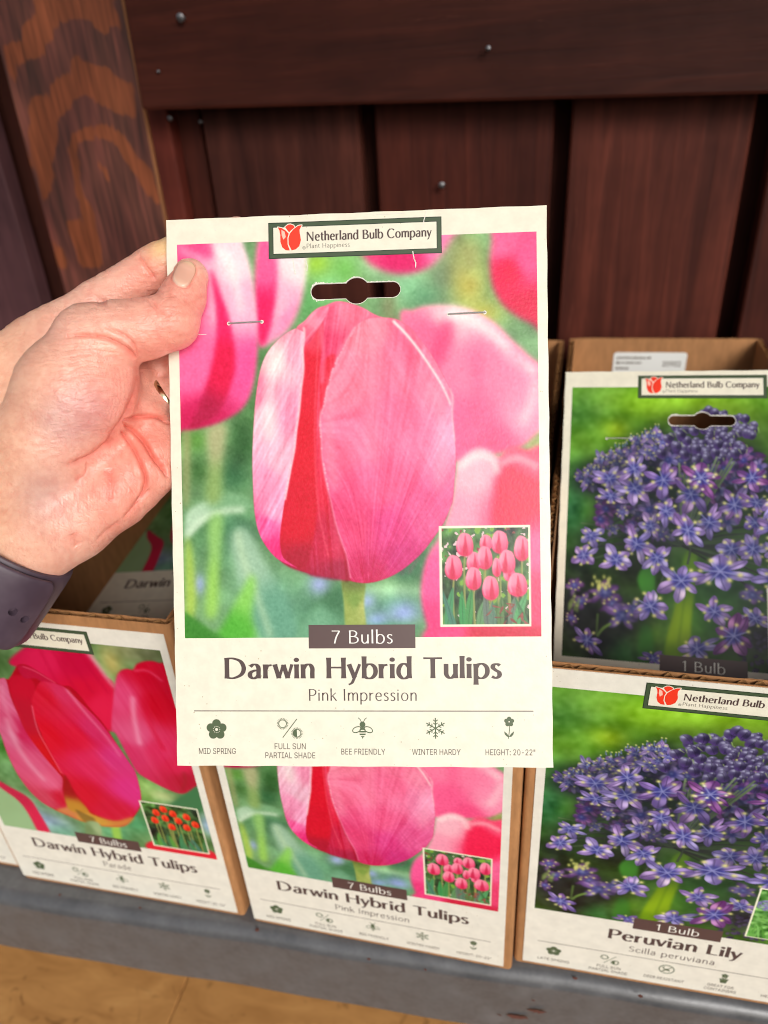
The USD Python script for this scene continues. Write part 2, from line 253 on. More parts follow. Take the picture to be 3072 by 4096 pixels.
# ================================================================ the print on the cards, drawn as colours of the card in its own millimetres
CW, CH = 152.0, 221.78
class Canvas:
    def __init__(s, x0, x1, y0, y1, step, base):
        s.nx = int(round((x1 - x0) / step)) + 1; s.ny = int(round((y1 - y0) / step)) + 1
        s.x0, s.y0 = x0, y0; s.sx = (x1 - x0) / (s.nx - 1); s.sy = (y1 - y0) / (s.ny - 1); s.step = step
        s.X, s.Y = np.meshgrid(x0 + np.arange(s.nx) * s.sx, y0 + np.arange(s.ny) * s.sy)
        s.C = np.empty((s.ny, s.nx, 3)); s.C[:] = base; s.veins = 0.95
    def noise(s, size, seed, ax=1.0):
        """Smooth noise about 0, spots of the given size in mm, ax times longer in y."""
        r = np.random.default_rng(seed).normal(size=(s.ny, s.nx)); g = gaussian_filter(r, (size * ax / s.step, size / s.step)); return g / (g.std() + 1e-9)
    def mask(s, pts, blur=0.0, curve=True):
        p = np.asarray(pts, float)
        if curve:
            q = []; n = len(p)
            for i in range(n):
                a, b, c, d = p[i - 1], p[i], p[(i + 1) % n], p[(i + 2) % n]
                for t in np.linspace(0, 1, 6)[:-1]: q.append(0.5 * (2 * b + (c - a) * t + (2 * a - 5 * b + 4 * c - d) * t * t + (3 * b - a - 3 * c + d) * t ** 3))
            p = np.array(q)
        gx = (p[:, 0] - s.x0) / s.sx; gy = (p[:, 1] - s.y0) / s.sy; pad = int(3 * blur / s.step) + 2
        r0, r1 = int(max(0, np.floor(gy.min()) - pad)), int(min(s.ny, np.ceil(gy.max()) + pad + 1)); c0, c1 = int(max(0, np.floor(gx.min()) - pad)), int(min(s.nx, np.ceil(gx.max()) + pad + 1))
        if r0 >= r1 or c0 >= c1: return None
        # fill with a margin outside the sheet, so that a blurred edge does not fade at the sheet's border
        R0, R1, C0, C1 = r0 - pad, r1 + pad, c0 - pad, c1 + pad
        sub = 3; ys = R0 - 0.5 + (np.arange((R1 - R0) * sub) + 0.5) / sub; cols = np.arange(C0, C1)
        ax_, ay, bx_, by = gx, gy, np.roll(gx, -1), np.roll(gy, -1)
        hit = (ay[None] <= ys[:, None]) != (by[None] <= ys[:, None])
        with np.errstate(divide='ignore', invalid='ignore'): xc = ax_[None] + (ys[:, None] - ay[None]) / (by - ay)[None] * (bx_ - ax_)[None]
        xc = np.sort(np.where(hit, xc, np.inf), axis=1); cov = np.zeros((len(ys), len(cols)))
        for k in range(0, int(hit.sum(1).max()) // 2 * 2, 2):
            a, b = xc[:, k], xc[:, k + 1]; ok = np.isfinite(b); a = np.where(ok, a, 0); b = np.where(ok, b, 0)
            cov += np.clip(b[:, None] - cols[None] + 0.5, 0, 1) - np.clip(a[:, None] - cols[None] + 0.5, 0, 1)
        cov = cov.reshape(R1 - R0, sub, -1).mean(1)
        if blur > 0: cov = gaussian_filter(cov, blur / s.step)
        return (slice(r0, r1), slice(c0, c1)), np.clip(cov[r0 - R0:r1 - R0, c0 - C0:c1 - C0], 0, 1)
    def put(s, sl, m, color, alpha=1.0):
        c = color(s.X[sl], s.Y[sl]) if callable(color) else np.asarray(color, float)
        m = (m * alpha)[..., None]; s.C[sl] = s.C[sl] * (1 - m) + c * m
    def poly(s, pts, color, blur=0.12, alpha=1.0, curve=True):
        r = s.mask(pts, blur, curve)
        if r: s.put(r[0], r[1], color, alpha)
    def spot(s, x, y, rx, ry, color, alpha=1.0, soft=1.0, rot=0.0):
        ca, sa = math.cos(rot), math.sin(rot); R = max(rx, ry) * 2.6
        c0, c1 = int(max(0, (x - R - s.x0) / s.sx)), int(min(s.nx, (x + R - s.x0) / s.sx + 1)); r0, r1 = int(max(0, (y - R - s.y0) / s.sy)), int(min(s.ny, (y + R - s.y0) / s.sy + 1))
        if c0 >= c1 or r0 >= r1: return
        sl = (slice(r0, r1), slice(c0, c1)); dx, dy = s.X[sl] - x, s.Y[sl] - y
        d = np.sqrt(((dx * ca + dy * sa) / rx) ** 2 + ((-dx * sa + dy * ca) / ry) ** 2)
        m = np.exp(-d ** 2) if soft >= 1 else np.clip((1 - d) / max(soft, 1e-3) + 0.5, 0, 1)
        s.put(sl, m, color, alpha)
    def line(s, pts, w, color, blur=0.1, alpha=1.0, taper=1.0):
        p = np.asarray(pts, float)
        if len(p) > 2:
            q = []
            for i in range(len(p) - 1):
                a, b, c, d = p[max(i - 1, 0)], p[i], p[i + 1], p[min(i + 2, len(p) - 1)]
                for t in np.linspace(0, 1, 6)[:-1]: q.append(0.5 * (2 * b + (c - a) * t + (2 * a - 5 * b + 4 * c - d) * t * t + (3 * b - a - 3 * c + d) * t ** 3))
            p = np.array(q + [p[-1]])
        t = np.gradient(p, axis=0); t /= np.linalg.norm(t, axis=1, keepdims=True) + 1e-9; n = np.stack([-t[:, 1], t[:, 0]], 1)
        w = np.linspace(w, w * taper, len(p))[:, None] / 2
        s.poly(np.vstack([p + n * w, (p - n * w)[::-1]]), color, blur, alpha, curve=False)
    def mesh(s, keep=None, h=0.09):
        v = np.stack([s.X - CW / 2, CH - s.Y, np.full_like(s.X, h)], -1).reshape(-1, 3) * 0.001
        i = np.arange(s.ny * s.nx).reshape(s.ny, s.nx); q = np.stack([i[:-1, :-1], i[1:, :-1], i[1:, 1:], i[:-1, 1:]], -1)
        if keep is not None: q = q[keep(0.25 * (s.X[:-1, :-1] + s.X[1:, :-1] + s.X[1:, 1:] + s.X[:-1, 1:]), 0.25 * (s.Y[:-1, :-1] + s.Y[1:, :-1] + s.Y[1:, 1:] + s.Y[:-1, 1:]))]
        q = q.reshape(-1, 4)
        return (v, np.vstack([q[:, :3], q[:, [0, 2, 3]]])), lin(np.clip(s.C.mean(-1, keepdims=True) + 1.06 * (s.C - s.C.mean(-1, keepdims=True)) + np.array([3.0, 8.0, 3.0]), 0, 255).reshape(-1, 3)) * 0.92

def grad(*stops):
    """Colour by a straight gradient: grad((x, y, colour), ...) blends by inverse distance."""
    P = np.array([[q[0], q[1]] for q in stops], float); K = np.array([q[2] for q in stops], float)
    def f(X, Y):
        w = 1 / (((X[..., None] - P[:, 0]) ** 2 + (Y[..., None] - P[:, 1]) ** 2) + 3.0) ** 1.75
        return (w[..., None] * K).sum(-2) / w.sum(-1)[..., None]
    return f

# the figured board at the left: bands of bare orange wood between patches of dark stain, traced on its face
GX0, GX1, GZ0, GZ1 = -0.4650, -0.3434, 0.05, 0.60
gb = Canvas(0, (GX1 - GX0) * 1000, 0, (GZ1 - GZ0) * 1000, 0.7, (84, 40, 37))
GO = np.array([GX0, WY - 0.0004, GZ1]); GR = lambda *p: [on_plane_mm(x / 2.074, y / 2.074, GO, np.array([1.0, 0, 0]), np.array([0, 0, -1.0])) for x, y in p]
ORG = (120, 56, 31)
gb.C += gb.noise(3, 1, 6)[..., None] * np.array([6, 3, 3])
for pts in (((300, -60), (290, 60), (260, 150), (190, 230), (180, 340), (30, 370), (40, 460), (90, 600), (140, 690), (150, 600), (220, 490), (330, 500), (370, 400), (450, 290), (520, 180), (640, 165), (730, 165), (790, 240), (870, 290), (920, 220), (1010, 250), (980, 120), (930, 20), (900, -60)),
            ((640, 450), (590, 520), (560, 590), (480, 660), (420, 740), (340, 790), (260, 790), (240, 900), (260, 1000), (240, 1150), (330, 1560), (370, 1680), (420, 1600), (430, 1420), (470, 1180), (490, 1000), (570, 900), (610, 830), (720, 790), (800, 850), (900, 900), (1000, 940), (1130, 960), (1100, 690), (1030, 690), (950, 620), (880, 560), (760, 530), (690, 500)),
            ((580, 1170), (640, 1090), (760, 1040), (900, 1050), (1000, 1110), (1080, 1200), (1150, 1310), (1260, 1420), (1300, 1560), (1320, 1700), (1180, 1560), (1080, 1380), (1000, 1260), (940, 1180), (840, 1150), (760, 1150), (680, 1170), (650, 1240), (660, 1400), (700, 1600), (770, 1760), (830, 2020), (850, 2200), (680, 2200), (600, 2000), (540, 1830), (620, 1840), (660, 1800), (640, 1640), (600, 1400)),
            ((430, 1980), (500, 2060), (560, 2200), (480, 2240), (440, 2100)), ((800, 1330), (850, 1350), (900, 1440), (930, 1520), (880, 1510), (840, 1430))):
    m = gb.mask(GR(*pts), 2.2)
    if m:
        jag = gb.noise(0.75, 4, 7)[m[0]] + 0.8 * gb.noise(2.6, 5, 1.2)[m[0]]; gb.put(m[0], np.clip((m[1] - 0.5 + 0.13 * jag * (m[1] > 0.02)) * 4.5 + 0.5, 0, 1), np.array(ORG), 0.88)
gb.C += gb.noise(0.6, 2, 16)[..., None] * np.array([10, 6, 5]) + gb.noise(9, 3, 2)[..., None] * np.array([7, 5, 4])
gm, gt = gb.mesh(None, 0.0); gv = gm[0].copy(); gv[:, 0] += GX0 + CW / 2000; gv[:, 2] = GZ1 - (CH / 1000 - gm[0][:, 1]); gv[:, 1] = WY - 0.0004
fb = obj('plank', soft_box(GX0, GX1, WY, WY + 0.02, -0.55, 0.95), M_STRIP, wall, smooth=20)
obj('grain_figure', (gv, gm[1]), M_GRAIN, fb, tint=gt)

# frames of the four printed cards: top left corner, right, down
def unit(v): v = np.asarray(v, float); return v / np.linalg.norm(v)
HELD = dict(O=np.array([-0.151763, 0.28402, 0.395987]), U=unit([0.986387, 0.163761, -0.014947]), V=unit([0.065985, -0.477426, -0.876191]))
def upright(x, y, yaw): return dict(O=np.array([x, y, CH / 1000]), U=np.array([math.cos(yaw), math.sin(yaw), 0]), V=np.array([0, 0, -1.0]))
PARADE, PINK, LILY = upright(-0.3189, 0.2326, 0.0037), upright(-0.1553, 0.2317, -0.0105), upright(0.0073, 0.2356, 0.0069)
def ortho(F):
    F['U'] = unit(F['U']); F['V'] = unit(F['V'] - F['U'] * (F['V'] @ F['U'])); return F
ortho(HELD)
UPPER = ortho(dict(O=np.array([0.0141, 0.4311, 0.2844]), U=np.array([0.999, -0.0294, 0.0334]), V=np.array([0.0037, -0.6933, -0.7206])))
LYING = ortho(dict(O=np.array([-0.3150, 0.5542, 0.1719]), U=np.array([0.9908, 0.0057, 0.1355]), V=np.array([0.0332, -0.9788, -0.2022])))
def reader(F, ox, oy, k):
    return lambda *pts: [on_plane_mm(ox + x / k, oy + y / k, F['O'], F['U'], F['V']) for x, y in pts]

PX0, PX1, PY0, PY1 = 4.3, 148.0, 10.1, 169.5
def petal_lines(c, sl_mask, seed, amp, ang, hub=None, twist=0.0):
    """Fine streaks along a petal: noise stretched along the direction ang, or fanning out from a hub."""
    n = 300; r = np.random.default_rng(seed).normal(size=(n, n)); r = gaussian_filter(r, (16, 0.8), mode='wrap') / 1.0; r2 = gaussian_filter(np.random.default_rng(seed + 50).normal(size=(n, n)), (30, 3.5), mode='wrap'); r = r / r.std() + 0.9 * r2 / r2.std()
    (sl, m) = sl_mask
    if hub is None: ca, sa = math.cos(ang), math.sin(ang); u = c.X[sl] * ca + c.Y[sl] * sa; v = -c.X[sl] * sa + c.Y[sl] * ca
    else: dx, dy = c.X[sl] - hub[0], hub[1] - c.Y[sl]; u = np.hypot(dx, dy); v = np.arctan2(dx, dy) * 62 - twist * (u / 60) ** 2 * 15 * np.clip(0.15 - dx / 24, 0, 1)
    q = map_coordinates(r, [u * 2.4 + 40, v * 2.8 + 40], order=1, mode='grid-wrap')
    c.C[sl] += (c.veins * amp * q * m)[..., None] * np.array([0.5, 1.0, 0.95])

def small_tulip(c, x, y, w, h, rot, body, lightc, deep, seed=0):
    r = np.random.default_rng(seed); ca, sa = math.cos(rot), math.sin(rot)
    T = lambda pts: [(x + (u * ca - v * sa) * w, y + (u * sa + v * ca) * h) for u, v in pts]
    o = [(-0.12, -0.52), (0.1, -0.5), (0.3, -0.42), (0.44, -0.2), (0.5, 0.1), (0.44, 0.34), (0.25, 0.48), (0.0, 0.52), (-0.25, 0.47), (-0.44, 0.32), (-0.5, 0.08), (-0.42, -0.22), (-0.3, -0.42)]
    P0, P1 = T([(-0.3, -0.2)])[0], T([(0.4, 0.4)])[0]
    c.poly(T(o), grad((*P0, lightc), (*P1, body), (*T([(-0.4, 0.4)])[0], body)), 0.14)
    g = r.uniform(-0.12, 0.14)
    c.poly(T([(g - 0.02, -0.42), (g + 0.06, -0.1), (g + 0.14, 0.25), (g + 0.1, 0.47), (g - 0.12, 0.47), (g - 0.15, 0.2), (g - 0.08, -0.1)]), deep, 0.16, 0.85)
    c.poly(T([(g + 0.1, -0.4), (0.36, -0.28), (0.4, 0.05), (0.25, 0.38), (g + 0.18, 0.3), (g + 0.12, -0.05)]), lightc, 0.5, 0.4)
    c.line(T([(-0.3, -0.35), (-0.38, 0.0), (-0.3, 0.33)]), 0.10 * w, np.minimum(np.array(lightc) + 25, 255), 0.25, 0.6)
    c.poly(T([(-0.3, 0.38), (0.3, 0.38), (0.15, 0.53), (-0.15, 0.53)]), deep, 0.5, 0.5)

def inset_tulips(c, body, lightc, deep, base, spots, bx0=108.1, by0=125.2, bx1=144.1, by1=165.4, flecks=True, sx=None, seed=3):
    c.poly([(bx0, by0), (bx1, by0), (bx1, by1), (bx0, by1)], (240, 234, 212), 0.05, curve=False)
    f = 1.05; x0, y0, x1, y1 = bx0 + f, by0 + f, bx1 - f, by1 - f
    d = Canvas(x0, x1, y0, y1, c.step, base); r = np.random.default_rng(seed)
    n1, n2, n3 = d.noise(0.9, seed), d.noise(2.6, seed + 1), d.noise(0.45, seed + 2)
    d.C += n1[..., None] * np.array([16, 22, 14]) + n2[..., None] * np.array([14, 22, 8])
    dark = np.clip((d.Y - y0) / (y1 - y0), 0, 1)[..., None]; d.C *= 1 - 0.25 * dark
    if flecks:
        mk = (n3 > 1.75) & (n2 > -0.4); d.C[mk] = np.array([222, 190, 196]); mk = (n3 < -1.5) & (d.Y < y0 + 14); d.C[mk] = np.array([126, 60, 58]); mk = (n1 > 1.5); d.C[mk] = np.array([120, 160, 60])
    for x, y, w, h, rot in spots:
        xb = x + r.uniform(-0.4, 1.6); d.line([(x + 0.1, y + h * 0.4), ((x + xb) / 2 - 0.3, y + h * 0.5 + 6), (xb, y1 + 1)], 0.75, (128, 130, 72), 0.12); d.line([(x + 0.3, y + h * 0.4), ((x + xb) / 2 - 0.05, y + h * 0.5 + 6), (xb + 0.25, y1 + 1)], 0.25, (170, 172, 110), 0.1, 0.7)
    for k in range(11):
        xa = x0 + (k + 0.5) * (x1 - x0) / 11 + r.uniform(-1, 1); t = r.uniform(-5, 5); hh = r.uniform(8, 15); col = np.array([78, 128, 84]) + r.uniform(-22, 26, 3)
        d.poly([(xa - 1.0, y1 + 1), (xa + t * 0.4 - 1.5, y1 - hh * 0.5), (xa + t, y1 - hh), (xa + t * 0.5 + 1.2, y1 - hh * 0.45), (xa + 1.3, y1 + 1)], col, 0.16); d.line([(xa, y1 + 1), (xa + t * 0.45, y1 - hh * 0.5), (xa + t, y1 - hh)], 0.3, col * 0.72, 0.12, 0.8)
    for i, (x, y, w, h, rot) in enumerate(spots): small_tulip(d, x, y, w, h, rot, body, lightc, deep, seed + i)
    if flecks:
        for k in range(16):
            a = r.uniform(0, 6.28); X, Y = x0 + 26 + r.normal(0, 4.5), y1 - 4 + r.normal(0, 3); d.poly([(X, Y), (X + 2.4 * math.cos(a) + 0.6, Y + 2.4 * math.sin(a)), (X + 3.6 * math.cos(a), Y + 3.6 * math.sin(a)), (X + 2.4 * math.cos(a) - 0.6, Y + 2.4 * math.sin(a) + 0.4)], np.array([128, 56, 52]) + r.uniform(-25, 30), 0.1)
    cx, cy = int(round((x0 - c.x0) / c.sx)), int(round((y0 - c.y0) / c.sy)); hh, ww = min(d.ny, c.ny - cy), min(d.nx, c.nx - cx); c.C[cy:cy + hh, cx:cx + ww] = d.C[:hh, :ww]

def pink_print(step):
    c = Canvas(PX0, PX1, PY0, PY1, step, (112, 150, 104)); R = reader(HELD, 650, 800, 1.0369); A = R
    B = lambda *p: R(*[(x, y + 1244.3) for x, y in p])
    def sp(x, y, rx, ry, col, al=0.9, rot=0.0, b=False):
        q = (B if b else A)((x, y))[0]; k = 1 / 10.9; c.spot(q[0], q[1], rx * k, ry * k, col, al, 1.0, rot)
    # soft garden behind
    for q in ((680, 320, 170, 120, (150, 202, 116)), (640, 265, 60, 50, (158, 200, 62)), (760, 290, 60, 60, (120, 190, 90)), (1000, 350, 120, 90, (142, 196, 152)), (900, 270, 90, 60, (176, 218, 170)), (1190, 250, 80, 130, (150, 160, 116)), (1170, 330, 70, 110, (108, 128, 104)), (1270, 350, 80, 120, (204, 190, 92)), (1330, 470, 90, 60, (186, 178, 80)), (1270, 230, 60, 90, (170, 172, 110)),
              (600, 420, 110, 90, (92, 158, 92)), (480, 650, 120, 110, (70, 120, 66)), (420, 900, 110, 160, (66, 106, 56)), (330, 1010, 70, 120, (44, 84, 42)), (290, 1150, 80, 80, (46, 92, 58)), (140, 1000, 70, 60, (92, 142, 60)), (150, 1120, 70, 70, (64, 104, 52)), (1540, 1010, 50, 90, (160, 160, 96)), (940, 440, 40, 100, (124, 128, 92)), (700, 370, 60, 60, (130, 196, 130)), (1080, 400, 80, 60, (120, 176, 132))): sp(*q)
    for q in ((250, 190, 120, 160, (72, 112, 82)), (120, 120, 80, 80, (74, 118, 72)), (300, 120, 120, 80, (60, 106, 76)), (440, 440, 150, 150, (110, 160, 140)), (620, 460, 120, 120, (92, 142, 116)), (700, 450, 90, 120, (60, 104, 66)), (150, 350, 40, 45, (150, 164, 214)), (650, 350, 48, 48, (166, 176, 226)), (960, 380, 160, 36, (178, 214, 172)), (960, 440, 160, 60, (96, 150, 124)), (1000, 470, 70, 55, (158, 172, 232)), (890, 500, 60, 40, (144, 160, 222)), (850, 420, 36, 36, (166, 186, 226)), (1050, 240, 60, 100, (46, 96, 66)), (1000, 290, 60, 50, (50, 100, 74)), (950, 545, 120, 40, (84, 150, 110))): sp(*q, b=True)
    n = c.noise(3.0, 5); c.C += n[..., None] * np.array([7, 9, 7])
    n = c.noise(1.2, 6); c.C += n[..., None] * np.array([2, 3, 2])
    # leaves and stems, out of focus
    c.poly(B((96, 60), (160, 10), (260, -30), (350, -10), (360, 40), (270, 60), (190, 80), (120, 140), (96, 180)), grad((*B((120, 120))[0], (176, 202, 176)), (*B((320, 10))[0], (118, 160, 120))), 1.0)
    c.line(B((100, 150), (170, 80), (260, 45), (340, 40)), 2.6, (206, 222, 200), 0.9, 0.7)
    c.poly(B((190, 90), (250, 70), (235, 300), (225, 470), (180, 470), (190, 250)), grad((*B((200, 100))[0], (142, 186, 108)), (*B((210, 420))[0], (150, 196, 92))), 1.4)
    c.poly(B((96, 180), (120, 200), (140, 420), (110, 520), (96, 520)), (164, 190, 84), 1.2)
    c.poly(A((185, 950), (265, 930), (250, 1080), (240, 1244), (180, 1244), (190, 1090)), grad((*A((225, 960))[0], (170, 168, 128)), (*A((210, 1220))[0], (134, 160, 96))), 1.5)
    c.poly(A((88, 960), (112, 955), (108, 1244), (88, 1244)), (150, 152, 104), 1.2)
    c.poly(B((285, 150), (330, 110), (380, 160), (450, 300), (540, 460), (560, 580), (420, 580), (340, 420), (300, 280)), grad((*B((330, 200))[0], (154, 184, 160)), (*B((480, 520))[0], (100, 150, 128))), 1.6)
    c.line(B((310, 130), (340, 260), (400, 420), (450, 570)), 2.4, (184, 206, 172), 1.2, 0.7)
    c.poly(B((220, 580), (250, 520), (330, 370), (370, 310), (385, 350), (370, 480), (380, 580)), grad((*B((350, 350))[0], (136, 196, 92)), (*B((260, 560))[0], (82, 164, 52))), 1.3)
    c.poly(B((80, 470), (130, 490), (200, 540), (260, 590), (80, 600)), (58, 122, 40), 0.8)
    c.poly(B((560, 580), (620, 470), (700, 380), (750, 350), (760, 420), (720, 580)), grad((*B((640, 500))[0], (110, 158, 128)), (*B((720, 400))[0], (62, 108, 76))), 1.2)
    # blurred neighbours
    lp, mp, hp = (244, 196, 218), (242, 112, 160), (232, 44, 104)
    c.poly(A((420, 160), (600, 160), (602, 240), (592, 350), (565, 460), (515, 550), (455, 592), (405, 606), (392, 480), (400, 300)), grad((*A((580, 260))[0], (244, 222, 228)), (*A((470, 430))[0], (240, 176, 204)), (*A((540, 500))[0], (240, 140, 184))), 1.0)
    c.poly(A((430, 150), (475, 250), (470, 400), (440, 560), (405, 606), (380, 500), (384, 300), (400, 160)), grad((*A((430, 250))[0], (238, 90, 150)), (*A((420, 480))[0], (226, 26, 96))), 1.0)
    c.poly(A((30, 150), (290, 150), (345, 210), (378, 350), (396, 520), (394, 640), (380, 750), (352, 836), (300, 890), (200, 935), (80, 955), (30, 950)), grad((*A((110, 330))[0], (240, 76, 138)), (*A((120, 700))[0], (246, 100, 158)), (*A((340, 420))[0], (240, 176, 206)), (*A((370, 700))[0], (234, 80, 150)), (*A((300, 260))[0], (246, 214, 226)), (*A((160, 920))[0], (196, 20, 84))), 0.8)
    c.line(A((90, 180), (180, 260), (215, 380), (225, 520)), 6.0, (250, 190, 214), 1.6, 0.75, 0.5)
    c.line(A((190, 180), (265, 240), (300, 330), (330, 470)), 4.0, (250, 240, 240), 1.5, 0.8, 0.4)
    c.poly(A((200, 290), (238, 380), (278, 500), (302, 640), (290, 750), (240, 870), (170, 930), (110, 945), (140, 880), (190, 740), (220, 600), (222, 460)), grad((*A((250, 480))[0], (228, 30, 98)), (*A((270, 700))[0], (214, 16, 72)), (*A((160, 900))[0], (170, 14, 66))), 0.9)
    c.poly(A((66, 140), (180, 140), (210, 240), (150, 230), (90, 200)), (236, 52, 122), 1.4, 0.8)
    c.poly(A((800, 100), (1215, 100), (1200, 160), (1140, 250), (1080, 290), (990, 306), (900, 285), (840, 240)), grad((*A((980, 250))[0], (218, 28, 104)), (*A((1180, 170))[0], (244, 128, 178)), (*A((850, 200))[0], (226, 60, 120))), 1.3)
    c.poly(A((1380, 100), (1600, 100), (1600, 530), (1530, 510), (1470, 480), (1410, 430), (1372, 360), (1358, 260), (1366, 170)), grad((*A((1430, 300))[0], (224, 20, 76)), (*A((1400, 180))[0], (240, 96, 150)), (*A((1520, 250))[0], (242, 80, 140)), (*A((1500, 460))[0], (214, 16, 70))), 1.1)
    c.poly(A((985, 500), (1040, 455), (1110, 436), (1190, 436), (1290, 458), (1380, 510), (1450, 580), (1520, 645), (1600, 720), (1600, 900), (1530, 990), (1470, 1030), (1350, 1060), (1200, 1080), (1100, 900)), grad((*A((1100, 560))[0], (244, 100, 148)), (*A((1300, 700))[0], (248, 122, 164)), (*A((1280, 930))[0], (244, 92, 146)), (*A((1500, 900))[0], (246, 140, 176)), (*A((1380, 1010))[0], (238, 76, 132)), (*A((1190, 480))[0], (250, 190, 205))), 0.8)
    c.poly(A((1160, 500), (1210, 520), (1190, 620), (1140, 700), (1110, 640)), (236, 62, 120), 1.6, 0.8)
    c.line(A((1180, 460), (1290, 500), (1390, 570), (1470, 660), (1550, 720)), 5.0, (252, 240, 240), 1.6, 0.75, 0.8)
    c.line(A((1440, 620), (1490, 740), (1480, 880)), 5.0, (246, 130, 170), 1.8, 0.6); c.line(A((1550, 740), (1535, 830), (1490, 930)), 4.0, (250, 214, 222), 1.6, 0.6)
    c.line(A((1300, 620), (1310, 780), (1290, 950)), 5.0, (240, 84, 138), 2.0, 0.6)
    low = A((1215, 1130), (1225, 1090), (1265, 1050), (1312, 1025), (1362, 1040), (1395, 1065), (1440, 1022), (1510, 1036), (1600, 1090)) + B((1600, 600), (1130, 600), (1098, 520), (1078, 440), (1072, 370), (1084, 280), (1110, 210), (1160, 130), (1200, 0))
    c.poly(low, grad((*A((1280, 1130))[0], (246, 176, 196)), (*B((1200, 60))[0], (244, 150, 180)), (*B((1120, 330))[0], (240, 84, 150)), (*B((1480, 60))[0], (238, 40, 92)), (*A((1490, 1120))[0], (240, 70, 112)), (*B((1540, 200))[0], (240, 96, 150)), (*B((1130, 500))[0], (228, 52, 122)), (*B((1540, 400))[0], (226, 60, 110))), 0.8)
    c.poly(A((1400, 1090), (1450, 1100), (1530, 1150), (1600, 1180)) + B((1600, 20), (1500, 90), (1390, 120), (1370, 40)), (232, 28, 76), 1.2, 0.9)
    c.line(A((1230, 1110), (1300, 1060), (1370, 1075), (1390, 1140)), 3.2, (252, 226, 228), 1.1, 0.7); c.line(A((1400, 1100), (1470, 1070), (1560, 1110)), 2.6, (250, 170, 186), 1.0, 0.8)
    c.poly(B((1140, 530), (1570, 525), (1570, 600), (1120, 600)), grad((*B((1350, 560))[0], (198, 24, 62)), (*B((1180, 560))[0], (232, 60, 126))), 1.2)
    # stem of the big tulip
    c.poly(B((748, 310), (838, 310), (836, 430), (842, 560), (768, 560), (752, 430)), grad((*B((755, 450))[0], (150, 160, 84)), (*B((800, 420))[0], (116, 142, 66)), (*B((834, 440))[0], (176, 178, 104)), (*B((795, 330))[0], (98, 106, 52))), 0.35)
    # the big tulip
    out = A((586, 526), (602, 488), (642, 450), (676, 438), (692, 430), (724, 420), (764, 424), (824, 444), (872, 470), (912, 486), (952, 490), (992, 504), (1032, 534), (1062, 570), (1102, 620), (1134, 672), (1162, 722), (1190, 776), (1207, 816), (1206, 850), (1204, 892), (1211, 962), (1217, 1040), (1216, 1102), (1210, 1172), (1204, 1244)) + B((1194, 30), (1168, 92), (1128, 152), (1080, 214), (1020, 270), (960, 310), (900, 334), (850, 344), (800, 340), (740, 326), (700, 322), (600, 302), (520, 270), (474, 240), (430, 190), (400, 130), (384, 56)) + A((378, 1230), (374, 1100), (376, 1000), (382, 880), (393, 780), (410, 692), (440, 626), (490, 572), (540, 538))
    c.poly(out, grad((*A((760, 470))[0], (238, 110, 146)), (*A((640, 560))[0], (236, 92, 132)), (*B((700, 260))[0], (176, 20, 60))), 0.16)
    m0 = c.mask(A((650, 470), (700, 440), (770, 430), (860, 470), (800, 520), (740, 600), (690, 720), (640, 640)), 0.4)
    c.put(m0[0], m0[1], grad((*A((760, 460))[0], (240, 124, 156)), (*A((690, 600))[0], (228, 70, 116)), (*A((700, 480))[0], (232, 96, 136)))); petal_lines(c, m0, 9, 9, math.radians(100))
    c.poly(A((640, 530), (662, 500), (668, 560), (655, 680), (648, 760), (640, 900), (640, 1100), (650, 1244)) + B((660, 120), (680, 240), (650, 300), (560, 290), (490, 250), (480, 180), (490, 90)) + A((505, 1244), (540, 1080), (560, 940), (574, 800), (584, 690), (592, 580)), grad((*A((620, 700))[0], (214, 22, 50)), (*A((600, 1000))[0], (212, 16, 44)), (*B((570, 100))[0], (206, 12, 44)), (*B((580, 260))[0], (170, 14, 48)), (*A((630, 560))[0], (224, 60, 90))), 0.3)
    m1 = c.mask(A((655, 700), (700, 640), (720, 660), (690, 760), (664, 860), (652, 930), (658, 1010), (666, 1080), (680, 1160), (692, 1244)) + B((712, 90), (735, 160), (762, 236), (780, 330), (700, 322), (600, 300), (620, 200), (640, 60)) + A((640, 1100), (645, 900)), 0.5)
    c.put(m1[0], m1[1], grad((*A((660, 900))[0], (224, 40, 70)), (*A((670, 1150))[0], (216, 26, 62)), (*B((700, 200))[0], (196, 28, 70)), (*B((720, 300))[0], (160, 16, 58)))); petal_lines(c, m1, 10, 8, math.radians(86))
    c.line(A((648, 540), (640, 700), (632, 900), (634, 1100)) + B((650, 60), (690, 240)), 0.7, (240, 96, 118), 0.3, 0.55); c.line(A((655, 520), (668, 620), (664, 760)), 1.6, (238, 104, 140), 0.5, 0.7)
    c.poly(B((490, 236), (560, 286), (650, 312), (740, 324), (700, 330), (600, 306), (520, 272)), (132, 16, 56), 0.6, 0.8)
    # left petal, silvery
    lf = A((586, 528), (588, 560), (582, 620), (584, 700), (574, 790), (566, 880), (556, 960), (548, 1030), (534, 1110), (520, 1190), (508, 1244)) + B((494, 90), (487, 160), (494, 222), (512, 250), (560, 282), (480, 246), (430, 192), (398, 130), (383, 56)) + A((378, 1230), (373, 1100), (375, 1000), (382, 880), (393, 780), (410, 692), (440, 626), (490, 572), (540, 538))
    m2 = c.mask(lf, 0.16)
